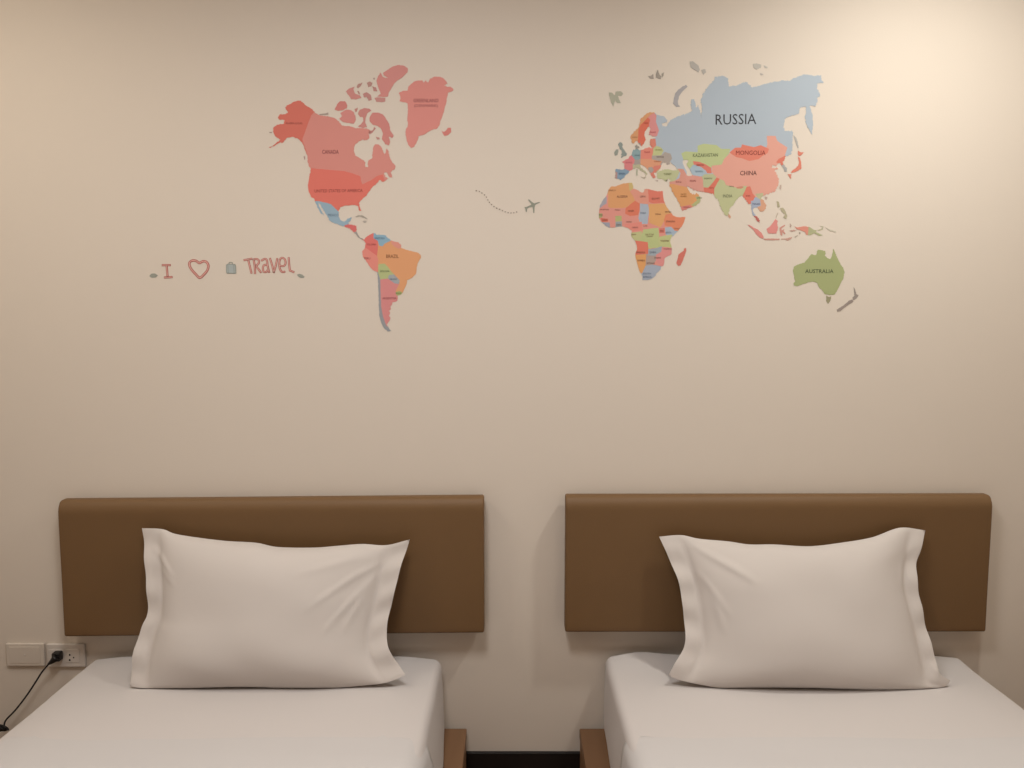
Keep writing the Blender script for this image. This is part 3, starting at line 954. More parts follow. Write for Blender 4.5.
# ---- Europe and Asia
eurasia = (P('I', (395, 330), (430, 280), (480, 240), (510, 180), (520, 110), (570, 65), (630, 30), (690, 30), (720, 60), (780, 75), (830, 95), (865, 130),
             (850, 160), (815, 165), (790, 180), (800, 215), (850, 210), (880, 170))
           + P('G', (600, 600), (640, 580), (690, 560), (740, 545), (785, 520), (775, 480), (780, 420), (800, 420), (812, 450), (820, 490), (835, 470), (850, 510),
               (865, 575), (872, 520), (860, 430), (875, 385), (900, 340), (940, 290), (975, 255), (980, 225), (1000, 235), (1024, 222))
           + P('H', (50, 208), (75, 225), (110, 222), (150, 240), (155, 285), (160, 310), (230, 305), (275, 280), (310, 275), (340, 300), (360, 320), (440, 300), (500, 285),
               (560, 270), (620, 260), (680, 265), (720, 240), (760, 220), (810, 210), (880, 220), (945, 215), (952, 260), (970, 278), (915, 285), (910, 330),
               (940, 380), (935, 400), (915, 400), (910, 450), (900, 480), (850, 480), (870, 540), (878, 600), (880, 640), (868, 720), (845, 680), (820, 630),
               (810, 580), (820, 520), (815, 480), (790, 490), (765, 490), (760, 540), (720, 555), (650, 575), (635, 600), (625, 660), (640, 690), (700, 690))
           + P('V', (180, 250), (178, 330), (175, 400), (160, 470), (130, 490), (105, 495), (95, 520), (72, 560), (90, 590), (118, 630), (110, 660), (85, 655), (75, 620), (58, 590), (40, 565), (20, 578), (0, 600))
           + P('L', (280, 125), (268, 150), (290, 155), (312, 148), (325, 158), (300, 172), (295, 185), (315, 210), (332, 250), (325, 300), (300, 350), (250, 372), (210, 385), (190, 395), (180, 415),
               (205, 440), (225, 470), (215, 505), (190, 530), (165, 515), (155, 490), (130, 490), (112, 492), (116, 540), (140, 565), (165, 595), (168, 622),
               (150, 610), (130, 580), (105, 545), (97, 490), (95, 460), (70, 460), (55, 440), (30, 400))
           + P('K', (690, 560), (655, 590), (625, 640), (595, 670), (585, 700), (575, 735), (555, 725), (530, 680), (505, 630), (495, 590), (470, 575), (455, 545),
               (430, 540), (400, 535), (370, 528), (320, 522), (280, 510), (250, 487), (230, 482), (240, 512), (270, 545), (300, 550), (316, 538), (345, 575), (345, 610), (310, 640),
               (260, 665), (215, 680), (190, 692), (180, 660), (150, 600), (120, 550), (100, 510), (80, 470), (80, 452), (92, 430), (70, 412))
           + P('O', (165, 600), (90, 555), (30, 550), (10, 520), (20, 460), (60, 430), (130, 408), (200, 400), (270, 425), (335, 425), (320, 370), (260, 320),
               (245, 285), (225, 290), (210, 300), (225, 318), (190, 335), (165, 322), (160, 295), (130, 300), (110, 290), (90, 330), (70, 370), (52, 412))
           + P('N', (815, 475), (790, 510), (765, 525), (735, 530), (745, 560), (765, 590), (740, 612), (710, 600), (690, 560), (665, 520), (650, 490), (630, 460),
               (600, 440), (560, 415), (530, 398), (508, 402), (520, 430), (560, 475), (605, 505), (628, 540), (605, 590), (590, 608), (600, 560), (590, 535), (550, 505), (510, 478),
               (480, 452), (450, 447), (410, 460), (370, 480), (340, 500), (320, 530), (290, 560), (265, 600), (230, 620), (190, 640), (165, 620), (115, 610),
               (120, 560), (115, 500), (120, 470), (180, 465), (240, 470), (262, 460), (265, 420), (258, 370), (228, 345), (260, 328), (300, 310), (330, 290),
               (345, 260), (370, 240), (385, 210), (400, 165), (440, 150), (440, 120), (430, 105), (455, 70), (470, 100), (500, 112), (505, 128), (470, 135), (490, 155), (540, 160), (580, 140), (640, 120), (680, 127), (712, 128), (690, 100), (668, 60), (675, 20))
           + P('I', (640, 420), (645, 375), (700, 358), (722, 345), (700, 338), (632, 322), (625, 290), (645, 250), (632, 205), (605, 230), (580, 270),
               (562, 320), (582, 370), (560, 430), (530, 468), (500, 440), (482, 398), (455, 400), (420, 430), (403, 400), (393, 360)))
caspian = P('O', (425, 265), (450, 255), (490, 252), (520, 265), (505, 300), (488, 312), (500, 350), (540, 400), (560, 450), (585, 490), (570, 510), (520, 515),
            (490, 500), (490, 440), (470, 400), (440, 340), (425, 300))
EA = land('continent_sticker', eurasia, (169, 174, 179), [
    (P('I', (370, 300), (500, 100), (560, 40), (700, 10), (700, 48), (650, 60), (570, 140), (520, 190), (492, 250), (492, 330), (480, 440), (380, 450)), (206, 146, 102), 'orange Norway patch'),
    (P('I', (570, 140), (610, 95), (645, 130), (630, 200), (605, 330), (590, 400), (560, 490), (480, 460), (492, 250), (520, 190)), (208, 106, 82), 'red Sweden patch'),
    (P('I', (650, 60), (690, 40), (722, 65), (715, 150), (755, 260), (730, 335), (600, 355), (625, 200), (640, 130)), (208, 136, 130), 'pink Finland patch'),
    (P('N', (640, -20), (760, -20), (770, 90), (725, 135), (660, 110)), (206, 124, 104), 'red Baltic patch'),
    (P('N', (400, 50), (520, 50), (520, 142), (410, 146)), (150, 140, 128), 'grey Denmark patch'),
    (P('N', (370, 146), (525, 146), (520, 300), (480, 325), (425, 310), (375, 240)), (134, 152, 152), 'teal Germany patch'),
    (P('N', (200, 340), (345, 240), (375, 245), (425, 310), (422, 370), (405, 465), (345, 495), (262, 465), (240, 370)), (207, 122, 120), 'pink France patch'),
    (P('N', (100, 440), (262, 462), (345, 495), (330, 560), (230, 660), (100, 660)), (128, 146, 160), 'blue Spain patch'),
    (P('N', (90, 490), (150, 520), (150, 640), (90, 640)), (170, 135, 128), 'brown pink Portugal patch'),
    (P('N', (395, 385), (520, 385), (640, 500), (650, 620), (500, 640), (400, 475)), (178, 168, 136), 'beige green Italy patch'),
    (P('N', (425, 325), (520, 310), (520, 385), (410, 400)), (160, 145, 135), 'grey Switzerland patch'),
    (P('N', (525, 160), (580, 100), (730, 120), (720, 200), (700, 290), (600, 305), (520, 300)), (214, 128, 110), 'red Poland patch'),
    (P('N', (722, 135), (775, 95), (830, 110), (890, 170), (850, 245), (720, 245)), (186, 182, 130), 'yellow green Belarus patch'),
    (P('N', (700, 250), (850, 245), (910, 190), (1000, 220), (1024, 300), (960, 400), (820, 400), (760, 325), (700, 310)), (168, 152, 140), 'grey brown Ukraine patch'),
    (P('N', (520, 310), (600, 305), (700, 310), (760, 325), (860, 345), (830, 410), (760, 420), (640, 460), (560, 430), (520, 390)), (211, 146, 112), 'orange Austria and Hungary patch'),
    (P('N', (640, 445), (700, 430), (735, 480), (700, 530), (650, 510)), (160, 148, 138), 'grey Balkans patch'),
    (P('N', (735, 415), (850, 400), (830, 480), (780, 640), (690, 640), (690, 540), (730, 490)), (206, 122, 104), 'red Greece and Bulgaria patch'),
    (P('O', (5, 440), (60, 395), (250, 390), (345, 400), (385, 430), (340, 530), (300, 590), (150, 640), (5, 640)), (182, 178, 136), 'green Turkey patch'),
    (P('K', (150, 330), (200, 335), (230, 390), (240, 480), (180, 480), (85, 462), (70, 445), (120, 435), (165, 410), (175, 370)), (206, 142, 124), 'pink Iraq patch'),
    (P('K', (200, 345), (230, 388), (280, 392), (350, 390), (365, 420), (370, 480), (380, 545), (240, 545), (238, 480)), (208, 144, 128), 'pink Iran patch'),
    (P('K', (70, 460), (120, 462), (180, 478), (240, 490), (325, 530), (350, 590), (300, 640), (240, 660), (180, 680), (140, 620)), (209, 147, 96), 'orange Saudi Arabia patch'),
    (P('K', (170, 655), (260, 638), (290, 680), (180, 710)), (206, 124, 112), 'red Yemen patch'),
    (P('K', (300, 572), (360, 560), (360, 620), (290, 655), (265, 640), (316, 600)), (172, 168, 118), 'green Oman patch'),
    (P('K', (180, 200), (215, 183), (320, 190), (320, 135), (370, 118), (480, 128), (520, 160), (600, 162), (590, 200), (545, 250), (525, 300), (440, 320), (430, 360), (380, 340), (330, 300), (285, 330), (255, 345), (200, 260)), (181, 184, 132), 'green Kazakhstan patch'),
    (P('O', (590, 275), (700, 290), (780, 320), (880, 380), (890, 470), (820, 470), (780, 400), (700, 360), (610, 345)), (207, 118, 100), 'red Uzbekistan patch'),
    (P('O', (540, 400), (590, 335), (640, 335), (700, 375), (770, 410), (780, 480), (800, 510), (700, 520), (590, 500)), (164, 176, 182), 'blue Turkmenistan patch'),
    (P('O', (755, 490), (850, 480), (930, 480), (935, 560), (880, 640), (850, 690), (770, 690), (755, 600)), (180, 176, 136), 'green Afghanistan patch'),
    (P('K', (372, 490), (410, 492), (450, 450), (482, 405), (515, 418), (505, 470), (470, 545), (470, 580), (375, 560)), (208, 112, 92), 'red Pakistan patch'),
    (P('K', (545, 250), (600, 192), (700, 190), (900, 175), (915, 120), (910, 50), (985, 50), (1000, 92), (1024, 110), (1086, 149), (1062, 229), (960, 310), (1080, 380), (1080, 430), (1030, 520), (930, 590), (800, 570), (770, 500), (640, 505), (560, 480),
       (540, 432), (482, 405), (440, 360), (440, 305), (525, 295)), (216, 153, 134), 'salmon China patch'),
    (P('K', (592, 192), (640, 152), (690, 150), (700, 122), (740, 133), (800, 146), (860, 130), (930, 162), (920, 195), (870, 225), (840, 250), (760, 265), (700, 242), (650, 232)), (213, 121, 100), 'red Mongolia patch'),
    (P('K', (462, 500), (510, 418), (545, 432), (562, 470), (650, 492), (720, 478), (742, 480), (710, 545), (680, 570), (650, 600), (590, 760), (540, 760), (460, 590)), (182, 178, 134), 'green India patch'),
    (P('K', (650, 488), (700, 480), (715, 490), (690, 502), (655, 500)), (196, 130, 108), 'red Nepal patch'),
    (P('K', (738, 485), (768, 480), (788, 540), (812, 570), (785, 620), (760, 640), (725, 610), (705, 560)), (211, 116, 96), 'red Burma patch'),
    (P('Q', (70, 12), (165, -8), (180, 60), (130, 78), (108, 100), (110, 135), (130, 170), (80, 160), (85, 60)), (160, 164, 176), 'blue Thailand patch'),
    (P('Q', (165, -60), (250, 0), (250, 100), (190, 140), (140, 100), (140, 76), (180, 60)), (206, 152, 122), 'tan Vietnam patch'),
    (P('L', (130, 375), (195, 365), (200, 400), (180, 425), (150, 410)), (180, 172, 134), 'green Laos patch'),
    (P('Q', (100, 168), (150, 172), (190, 250), (130, 250)), (182, 102, 92), 'red Malay peninsula patch'),
    (P('V', (0, 560), (30, 520), (95, 488), (115, 500), (90, 570), (60, 600), (30, 570)), (208, 116, 96), 'red North Korea patch'),
    (P('V', (55, 592), (100, 575), (130, 640), (110, 680), (70, 660)), (164, 158, 152), 'grey South Korea patch'),
], 'large Europe and Asia map sticker with the grey RUSSIA area on top', holes=[caspian], wall=(216, 198, 180), base_label='blue grey Russia patch', seed=11, amp=0.65)

EG = (140, 144, 132)
east = [
    ('N', [(160, 70), (190, 35), (222, 45), (240, 80), (225, 110), (252, 150), (280, 190), (308, 222), (290, 255), (250, 262), (215, 285), (205, 270), (230, 245), (205, 235), (225, 200), (215, 165), (190, 150), (180, 110)], (136, 140, 130), 'grey green Great Britain sticker left of Germany', 0),
    ('N', [(100, 200), (130, 152), (170, 150), (162, 200), (150, 240), (110, 252)], (142, 142, 128), 'small grey green Ireland sticker, left of Great Britain', 0),
    ('N', [(448, 470), (475, 462), (472, 570), (452, 568)], (168, 164, 138), 'thin upright green island sticker left of Italy', 0),
    ('N', [(522, 590), (570, 598), (602, 595), (582, 622)], (168, 150, 128), 'tiny island sticker below the toe of Italy', 0),
    ('N', [(760, 645), (805, 648), (800, 660), (765, 658)], (172, 150, 136), 'tiny flat island sticker below Greece', 0),
    ('N', [(922, 640), (955, 642), (945, 660), (925, 656)], (180, 168, 146), 'tiny island sticker below Turkey', 0),
    ('G', [(75, 365), (97, 362), (125, 385), (135, 355), (180, 352), (197, 375), (180, 395), (152, 390), (162, 420), (178, 455), (145, 452), (130, 430), (112, 482), (90, 430)], (166, 160, 138), 'grey green leaf-shaped Arctic island sticker left of the northern specks', 0),
    ('G', [(408, 222), (430, 222), (455, 205), (458, 248), (430, 245)], (160, 146, 132), 'left one of the three dark specks above Scandinavia', 0),
    ('G', [(475, 215), (492, 165), (505, 205), (522, 225), (515, 250), (480, 238)], (152, 140, 126), 'middle one of the three dark specks above Scandinavia', 0),
    ('G', [(525, 205), (547, 188), (542, 215), (528, 235)], (158, 146, 130), 'right one of the three dark specks above Scandinavia', 0),
    ('G', [(735, 298), (747, 312), (702, 355), (677, 390), (665, 430), (665, 460), (682, 482), (655, 487), (625, 460), (630, 420), (640, 375), (665, 340), (700, 315)], (160, 152, 148), 'curved grey island sticker over the northwest corner of Russia', 0),
    ('G', [(765, 98), (790, 95), (815, 115), (838, 132), (852, 170), (840, 190), (800, 165), (775, 150)], (172, 162, 150), 'grey island sticker at the top, left of the RUSSIA peak', 0),
    ('G', [(863, 170), (895, 163), (905, 190), (880, 212)], (172, 162, 150), 'small grey island sticker right below the topmost grey one', 0),
    ('H', [(365, 120), (400, 115), (437, 125), (432, 155), (395, 166), (370, 150)], (178, 168, 154), 'grey island sticker above the Siberian coast, largest of three', 0),
    ('H', [(458, 132), (492, 145), (488, 156), (465, 152)], (184, 174, 160), 'small grey island sticker, right one of three above Siberia', 0),
    ('H', [(425, 198), (445, 200), (455, 212), (432, 215)], (178, 166, 154), 'small grey island sticker, lowest of three above Siberia', 0),
    ('V', [(187, 272), (210, 290), (226, 330), (242, 402), (230, 408), (215, 360), (197, 312)], (172, 164, 154), 'thin grey Sakhalin sticker north of Japan', 0),
    ('V', [(235, 435), (262, 450), (297, 450), (272, 480), (245, 492), (232, 470)], (204, 122, 100), 'small red island sticker, northern tip of Japan', 0),
    ('V', [(232, 498), (252, 510), (267, 560), (272, 622), (240, 645), (200, 662), (170, 672), (158, 664), (178, 642), (210, 618), (238, 590), (245, 548)], (206, 120, 98), 'bent red main island sticker of Japan', 0),
    ('V', [(125, 682), (162, 684), (158, 735), (145, 722)], (202, 126, 104), 'small red island sticker at the southwest end of Japan', 0),
    ('L', [(340, 298), (355, 298), (348, 337), (336, 326)], (186, 160, 142), 'tiny grey Taiwan sticker right of China', 0),
    ('L', [(213, 395), (237, 400), (224, 426), (214, 420)], (180, 154, 138), 'tiny Hainan sticker under the China coast', 0),
    ('L', [(312, 438), (332, 442), (338, 487), (322, 490)], (168, 156, 124), 'upper green Philippine island sticker', 0),
    ('L', [(342, 498), (368, 492), (388, 525), (402, 560), (395, 588), (368, 575), (385, 552), (358, 528)], (170, 158, 128), 'lower green Philippine island sticker', 0),
    ('Q', [(358, 135), (364, 142), (344, 190), (336, 202), (340, 180)], (180, 160, 138), 'thin sliver sticker left of the Philippines', 0),
    ('Q', [(35, 262), (60, 268), (100, 293), (150, 318), (185, 350), (212, 400), (195, 412), (160, 395), (120, 350), (95, 312), (60, 285)], (206, 130, 118), 'long pink Sumatra sticker below the Malay peninsula', 0),
    ('Q', [(198, 412), (240, 412), (300, 412), (378, 412), (378, 426), (300, 428), (220, 426)], (192, 138, 122), 'flat narrow Java sticker at the bottom of the archipelago', 0),
    ('Q', [(398, 412), (450, 408), (512, 394), (505, 410), (462, 436), (440, 422), (400, 422)], (190, 146, 128), 'small flat sticker at the right end of Java', 0),
    ('Q', [(240, 310), (280, 280), (318, 228), (335, 205), (362, 225), (352, 250), (362, 300), (345, 357), (260, 357), (250, 340)], (208, 132, 122), 'pink Borneo sticker in the middle of the archipelago', 0),
    ('Q', [(378, 298), (430, 262), (438, 275), (395, 308), (402, 322), (432, 310), (420, 332), (442, 360), (430, 367), (408, 342), (408, 382), (388, 370), (382, 330)], (196, 138, 122), 'spidery red Sulawesi sticker right of Borneo', 0),
    ('Q', [(490, 248), (507, 270), (502, 292), (490, 288)], (178, 150, 132), 'tiny upright speck right of Sulawesi', 0),
    ('Q', [(480, 328), (530, 318), (562, 325), (510, 338)], (182, 144, 128), 'tiny flat speck left of New Guinea', 0),
    ('Q', [(538, 392), (572, 372), (570, 385), (545, 400)], (176, 160, 140), 'tiny tilted speck below and left of New Guinea', 0),
    ('Q', [(585, 345), (598, 342), (600, 362), (588, 362)], (160, 144, 126), 'tiny dot just under the left of New Guinea', 0),
    ('Q', [(780, 318), (820, 308), (838, 290), (810, 276), (850, 283), (838, 316), (800, 328)], (178, 168, 138), 'curled green sticker right of New Guinea', 0),
    ('Q', [(868, 290), (920, 315), (982, 333), (978, 345), (910, 328)], (190, 178, 156), 'faint slanting sliver at the far right of New Guinea', 0),
    ('K', [(585, 712), (606, 738), (598, 757), (582, 738)], (200, 150, 120), 'tiny Sri Lanka sticker below India', 0),
    ('M', [(480, 560), (500, 570), (522, 565), (515, 602), (495, 630), (480, 610)], (150, 140, 108), 'small Tasmania sticker just below Australia', 0),
    ('M', [(713, 488), (728, 515), (735, 545), (755, 558), (735, 585), (708, 600), (703, 580), (720, 560)], (150, 136, 124), 'upper grey New Zealand sticker', 0),
    ('M', [(700, 592), (710, 612), (650, 650), (602, 692), (575, 697), (568, 680), (620, 648), (678, 600)], (150, 134, 122), 'lower grey New Zealand sticker', 0),
]
for i, (f, p, c, l, _) in enumerate(east):
    isle('island_sticker', P(f, *p), c, l, WE, i + 40)
land('island_sticker', P('Q', (540, 283), (560, 292), (600, 288), (640, 280), (700, 288), (745, 318), (775, 325), (765, 340), (800, 357), (838, 375), (800, 385), (750, 352), (712, 375), (665, 372), (650, 342), (600, 322), (565, 312)),
     (206, 134, 114), [(P('Q', (688, 260), (860, 260), (860, 400), (680, 400))), ] and [(P('Q', (688, 260), (860, 260), (860, 400), (680, 400)), (168, 164, 124), 'green eastern half')],
     'New Guinea sticker, half pink and half green, above Australia', wall=WE, seed=13, amp=0.12, base_label='pink western half')
AU = land('continent_sticker', P('M', (195, 350), (205, 310), (235, 295), (290, 280), (320, 245), (355, 205), (375, 215), (395, 210), (405, 170), (430, 170), (470, 180), (475, 200),
                                 (465, 215), (490, 240), (515, 250), (530, 210), (540, 160), (555, 190), (575, 240), (600, 290), (625, 325), (635, 355),
                                 (625, 410), (600, 460), (570, 520), (550, 550), (510, 555), (465, 545), (440, 505), (420, 495), (400, 450), (375, 440),
                                 (330, 445), (280, 460), (235, 480), (205, 475), (200, 455), (215, 440), (205, 390)),
          (158, 160, 110), [], 'green Australia map sticker at the lower right of the map', wall=WE, seed=14)

# ---- lettering printed on the map
_font_cache = {}


def text_mesh(body):
    cu = bpy.data.curves.new('t', 'FONT')
    cu.body = body
    cu.size = 1.0
    cu.align_x = 'CENTER'
    cu.align_y = 'CENTER'
    cu.resolution_u = 2
    cu.offset = 0.0 if body == 'RUSSIA' or 'M' in body else 0.008
    ob = bpy.data.objects.new('t', cu)
    COL.objects.link(ob)
    bpy.context.view_layer.update()
    dg = bpy.context.evaluated_depsgraph_get()
    me = bpy.data.meshes.new_from_object(ob.evaluated_get(dg))
    bpy.data.objects.remove(ob)
    bpy.data.curves.remove(cu)
    me.materials.clear()
    return me


def lettering(body, cx, cy, wpx, hpx, col, parent, rot=0.0, wall=WE, bold=0.0):
    me = text_mesh(body)
    xs = [v.co.x for v in me.vertices]; ys = [v.co.y for v in me.vertices]
    W, Hh = max(xs) - min(xs), max(ys) - min(ys)
    mx, my = (max(xs) + min(xs)) / 2, (max(ys) + min(ys)) / 2
    o0 = on_y(cx, cy, 0)
    k = (on_y(cx + 1, cy, 0) - o0).length
    ca, sa = math.cos(rot), math.sin(rot)
    for v in me.vertices:
        x = (v.co.x - mx) / W * wpx * k
        z = (v.co.y - my) / Hh * hpx * k
        v.co = (o0.x + x * ca - z * sa, -ST - 0.0003, o0.z + x * sa + z * ca)
    return link('lettering', me, smat(col, wall), parent)


DK = (58, 52, 50)
lettering('RUSSIA', 735.8, 119.3, 40.6, 10.2, (52, 50, 52), EA, math.radians(1.2), WE)
lettering('CHINA', 748.3, 173.1, 16.6, 4.4, (88, 52, 46), EA, 0.01)
lettering('MONGOLIA', 750.6, 152.8, 29.5, 4.2, (118, 40, 36), EA, 0.0)
lettering('KAZAKHSTAN', 705.3, 155.2, 25, 3.4, (92, 96, 66), EA, 0.02)
lettering('INDIA', 727.6, 196, 9.4, 3.0, (96, 98, 72), EA)
lettering('AUSTRALIA', 819.2, 271.2, 28.4, 3.9, (68, 76, 52), AU)
lettering('CANADA', 330.5, 151.9, 16.5, 4.0, (112, 52, 50), NA, 0, WW)
lettering('UNITED STATES OF AMERICA', 338.6, 190.8, 48, 3.0, (120, 44, 40), NA, 0.01, WW)
lettering('ALASKA (U.S.A)', 294, 123.6, 16.5, 2.4, (120, 50, 44), NA, 0, WW)
lettering('MEXICO', 333.4, 215.2, 10.5, 2.4, (66, 78, 90), NA, 0, WW)
lettering('GREENLAND', 426, 100.6, 25, 3.5, (128, 64, 60), GL, 0, WW)
lettering('(DENMARK)', 426, 106.2, 23.5, 3.6, (128, 64, 60), GL, 0, WW)
lettering('BRAZIL', 392.5, 256.3, 12.5, 3.4, (120, 72, 44), SA, 0, WW)
lettering('VENEZUELA', 379.5, 238.3, 10.5, 1.9, (60, 84, 98), SA, 0, WW)
lettering('COLOMBIA', 371.8, 244.5, 9, 1.8, (124, 46, 44), SA, 0, WW)
lettering('PERU', 367.3, 258.4, 6, 2.0, (128, 52, 48), SA, 0, WW)
lettering('BOLIVIA', 385, 271.2, 9, 1.9, (84, 88, 56), SA, 0, WW)
lettering('PARAGUAY', 393.5, 279.2, 7.5, 1.7, (70, 80, 92), SA, 0, WW)
lettering('ARGENTINA', 389.5, 298.3, 14, 2.2, (124, 56, 54), SA, 0, WW)
lettering('URUGUAY', 398.5, 293.3, 5.6, 1.5, (76, 86, 50), SA, 0, WW)
afl = [('MOROCCO', 'R', 352, 327, 7, 1.5), ('ALGERIA', 'R', 515, 425, 11, 2.3), ('LIBYA', 'R', 845, 425, 5.4, 1.9), ('EGYPT', 'S', 445, 140, 8, 1.9),
       ('MAURITANIA', 'R', 230, 634, 9, 1.4), ('MALI', 'R', 440, 640, 5, 1.7), ('NIGER', 'R', 655, 655, 6, 1.8), ('CHAD', 'S', 240, 368, 5.6, 1.8),
       ('SUDAN', 'S', 480, 388, 5.4, 1.6), ('ERITREA', 'S', 645, 350, 6.2, 1.5), ('ETHIOPIA', 'S', 680, 505, 9, 1.9), ('NIGERIA', 'S', 15, 510, 5.5, 1.5),
       ('CAMEROON', 'S', 110, 600, 6, 1.6), ('C.A.R.', 'S', 280, 575, 4, 1.5), ('SOMALIA', 'S', 780, 618, 6, 1.3), ('KENYA', 'S', 645, 682, 5.6, 1.7),
       ('D.R. OF THE', 'S', 345, 712, 8, 1.5), ('CONGO', 'S', 345, 742, 6, 1.5), ('GABON', 'S', 90, 712, 4.6, 1.4), ('TANZANIA', 'T', 585, 78, 8.6, 1.7),
       ('ANGOLA', 'T', 200, 262, 9, 1.9), ('ZAMBIA', 'T', 395, 262, 6.5, 1.9), ('NAMIBIA', 'T', 210, 392, 8, 1.8), ('BOTSWANA', 'T', 365, 435, 8, 1.6),
       ('ZIMBABWE', 'T', 470, 350, 7, 1.5), ('MOZAMBIQUE', 'T', 635, 210, 8, 1.5), ('SOUTH', 'T', 300, 602, 8, 1.9), ('AFRICA', 'T', 305, 655, 9, 2.2),
       ('SENEGAL', 'J', 72, 300, 4, 1.3), ('GUINEA', 'J', 98, 335, 5, 1.5), ('GHANA', 'J', 190, 366, 4.6, 1.5), ('UGANDA', 'S', 540, 655, 4, 1.4)]
for b, f, x, y, wd, hh in afl:
    q = P(f, (x, y))[0]
    lettering(b, q[0], q[1], wd, hh, (112, 72, 56) if b not in ('CHAD', 'KENYA', 'SOUTH', 'AFRICA', 'ZAMBIA') else (84, 92, 104), AF)
eul = [('TURKEY', 'O', 185, 482, 8, 2.0, (104, 104, 62)), ('IRAQ', 'O', 360, 610, 5.5, 1.8, (134, 66, 62)), ('IRAN', 'O', 588, 590, 6, 2.0, (140, 66, 60)),
       ('UZBEKISTAN', 'O', 700, 338, 8, 1.7, (140, 52, 44)), ('TURKMENISTAN', 'O', 685, 440, 8, 1.6, (80, 98, 116)), ('AFGHANISTAN', 'O', 832, 552, 8, 1.6, (104, 112, 80)),
       ('SAUDI', 'K', 200, 548, 5.5, 1.6, (142, 88, 40)), ('ARABIA', 'K', 200, 566, 6.4, 1.6, (142, 88, 40)), ('YEMEN', 'K', 225, 660, 6.5, 1.5, (134, 56, 56)),
       ('OMAN', 'K', 335, 580, 4.8, 1.6, (72, 80, 48)), ('SWEDEN', 'I', 588, 170, 4.6, 1.4, (150, 50, 36)), ('NORWAY', 'I', 445, 350, 5.4, 1.2, (130, 80, 44)),
       ('FINLAND', 'I', 678, 285, 6, 1.4, (156, 60, 66)), ('POLAND', 'N', 625, 195, 5.8, 1.5, (160, 60, 52)), ('BELARUS', 'N', 810, 158, 6.2, 1.3, (124, 120, 62)),
       ('UKRAINE', 'N', 835, 272, 7.2, 1.6, (100, 86, 78)), ('GERMANY', 'N', 468, 246, 5.4, 1.2, (50, 74, 82)), ('FRANCE', 'N', 335, 362, 6.4, 1.4, (160, 66, 76)),
       ('SPAIN', 'N', 222, 540, 6, 1.8, (60, 82, 104)), ('ROMANIA', 'N', 790, 345, 6.5, 1.4, (150, 84, 50)), ('THAILAND', 'Q', 128, 42, 7.6, 1.6, (84, 84, 104)),
       ('BURMA', 'K', 752, 562, 4.5, 1.4, (140, 52, 44)), ('NEPAL', 'K', 610, 482, 5, 1.3, (110, 100, 78)), ('PAKISTAN', 'K', 440, 495, 5, 1.2, (150, 54, 48))]
for b, f, x, y, wd, hh, c in eul:
    q = P(f, (x, y))[0]
    lettering(b, q[0], q[1], wd, hh, c, EA)


# ---- ribbons: hand-drawn words, heart, dashes, aeroplane
def ribbon_poly(pts, hw, closed=False):
    """mitred outline strips as quads in px space -> list of quads"""
    n = len(pts)
    L, R = [], []
    for i in range(n):
        p = Vector(pts[i])
        a = Vector(pts[(i - 1) % n] if closed or i > 0 else pts[i])
        b = Vector(pts[(i + 1) % n] if closed or i < n - 1 else pts[i])
        t1 = (p - a).normalized() if (p - a).length > 1e-9 else (b - p).normalized()
        t2 = (b - p).normalized() if (b - p).length > 1e-9 else t1
        t = (t1 + t2)
        t = t.normalized() if t.length > 1e-6 else t1
        nn = Vector((-t.y, t.x))
        c = max(0.5, nn.dot(Vector((-t1.y, t1.x))))
        h = (hw[i] if isinstance(hw, (list, tuple)) else hw) / c
        e0 = Vector((0, 0))
        if not closed and i == 0: e0 = -t1 * h * 0.6
        if not closed and i == n - 1: e0 = t1 * h * 0.6
        L.append(p + nn * h + e0); R.append(p - nn * h + e0)
    qs = []
    for i in range(n if closed else n - 1):
        j = (i + 1) % n
        qs.append([L[i], L[j], R[j], R[i]])
    return qs


def strips(name, strokes, m, parent=None, thick=ST):
    bm = bmesh.new()
    for qs in strokes:
        for q in qs:
            top = [on_y(v.x, v.y, 0) for v in q]
            f = [bm.verts.new((v.x, -thick, v.z)) for v in top]
            b = [bm.verts.new((v.x, -0.00005, v.z)) for v in top]
            bm.faces.new(f)
            for i in range(4):
                bm.faces.new((f[i], f[(i + 1) % 4], b[(i + 1) % 4], b[i]))
    bmesh.ops.remove_doubles(bm, verts=bm.verts, dist=1e-6)
    return from_bm(name, bm, m, parent, smooth=False)


def smooth2(pts, k=6, closed=False):
    if closed:
        p = [pts[-1]] + pts + [pts[0], pts[1]]
        c = catmull([(x, y, 0) for x, y in p], k)
        c = c[k:-(k) - 1]
        return [(v.x, v.y) for v in c]
    return [(v.x, v.y) for v in catmull([(x, y, 0) for x, y in pts], k)]


RED = smat((152, 74, 66), WW)
FILL = smat((206, 160, 144), WW)
GREY = smat((128, 126, 112), WW)
BLUEG = smat((142, 146, 140), WW)


def drawn(name, strokes, label, cat, hw_out=1.15, hw_in=0.42, parent=None, closed=()):
    c = strokes[0][0]
    w_ = on_y(c[0], c[1], 0)
    e_ = parent
    if parent is None:
        e_ = empty(name, (w_.x, 0, w_.z), label, cat)
    o1 = strips('outline', [ribbon_poly(s, hw_out, i in closed) for i, s in enumerate(strokes)], RED, e_)
    o2 = strips('inner_fill', [ribbon_poly(s, hw_in, i in closed) for i, s in enumerate(strokes)], FILL, e_, ST + 0.0003)
    return e_


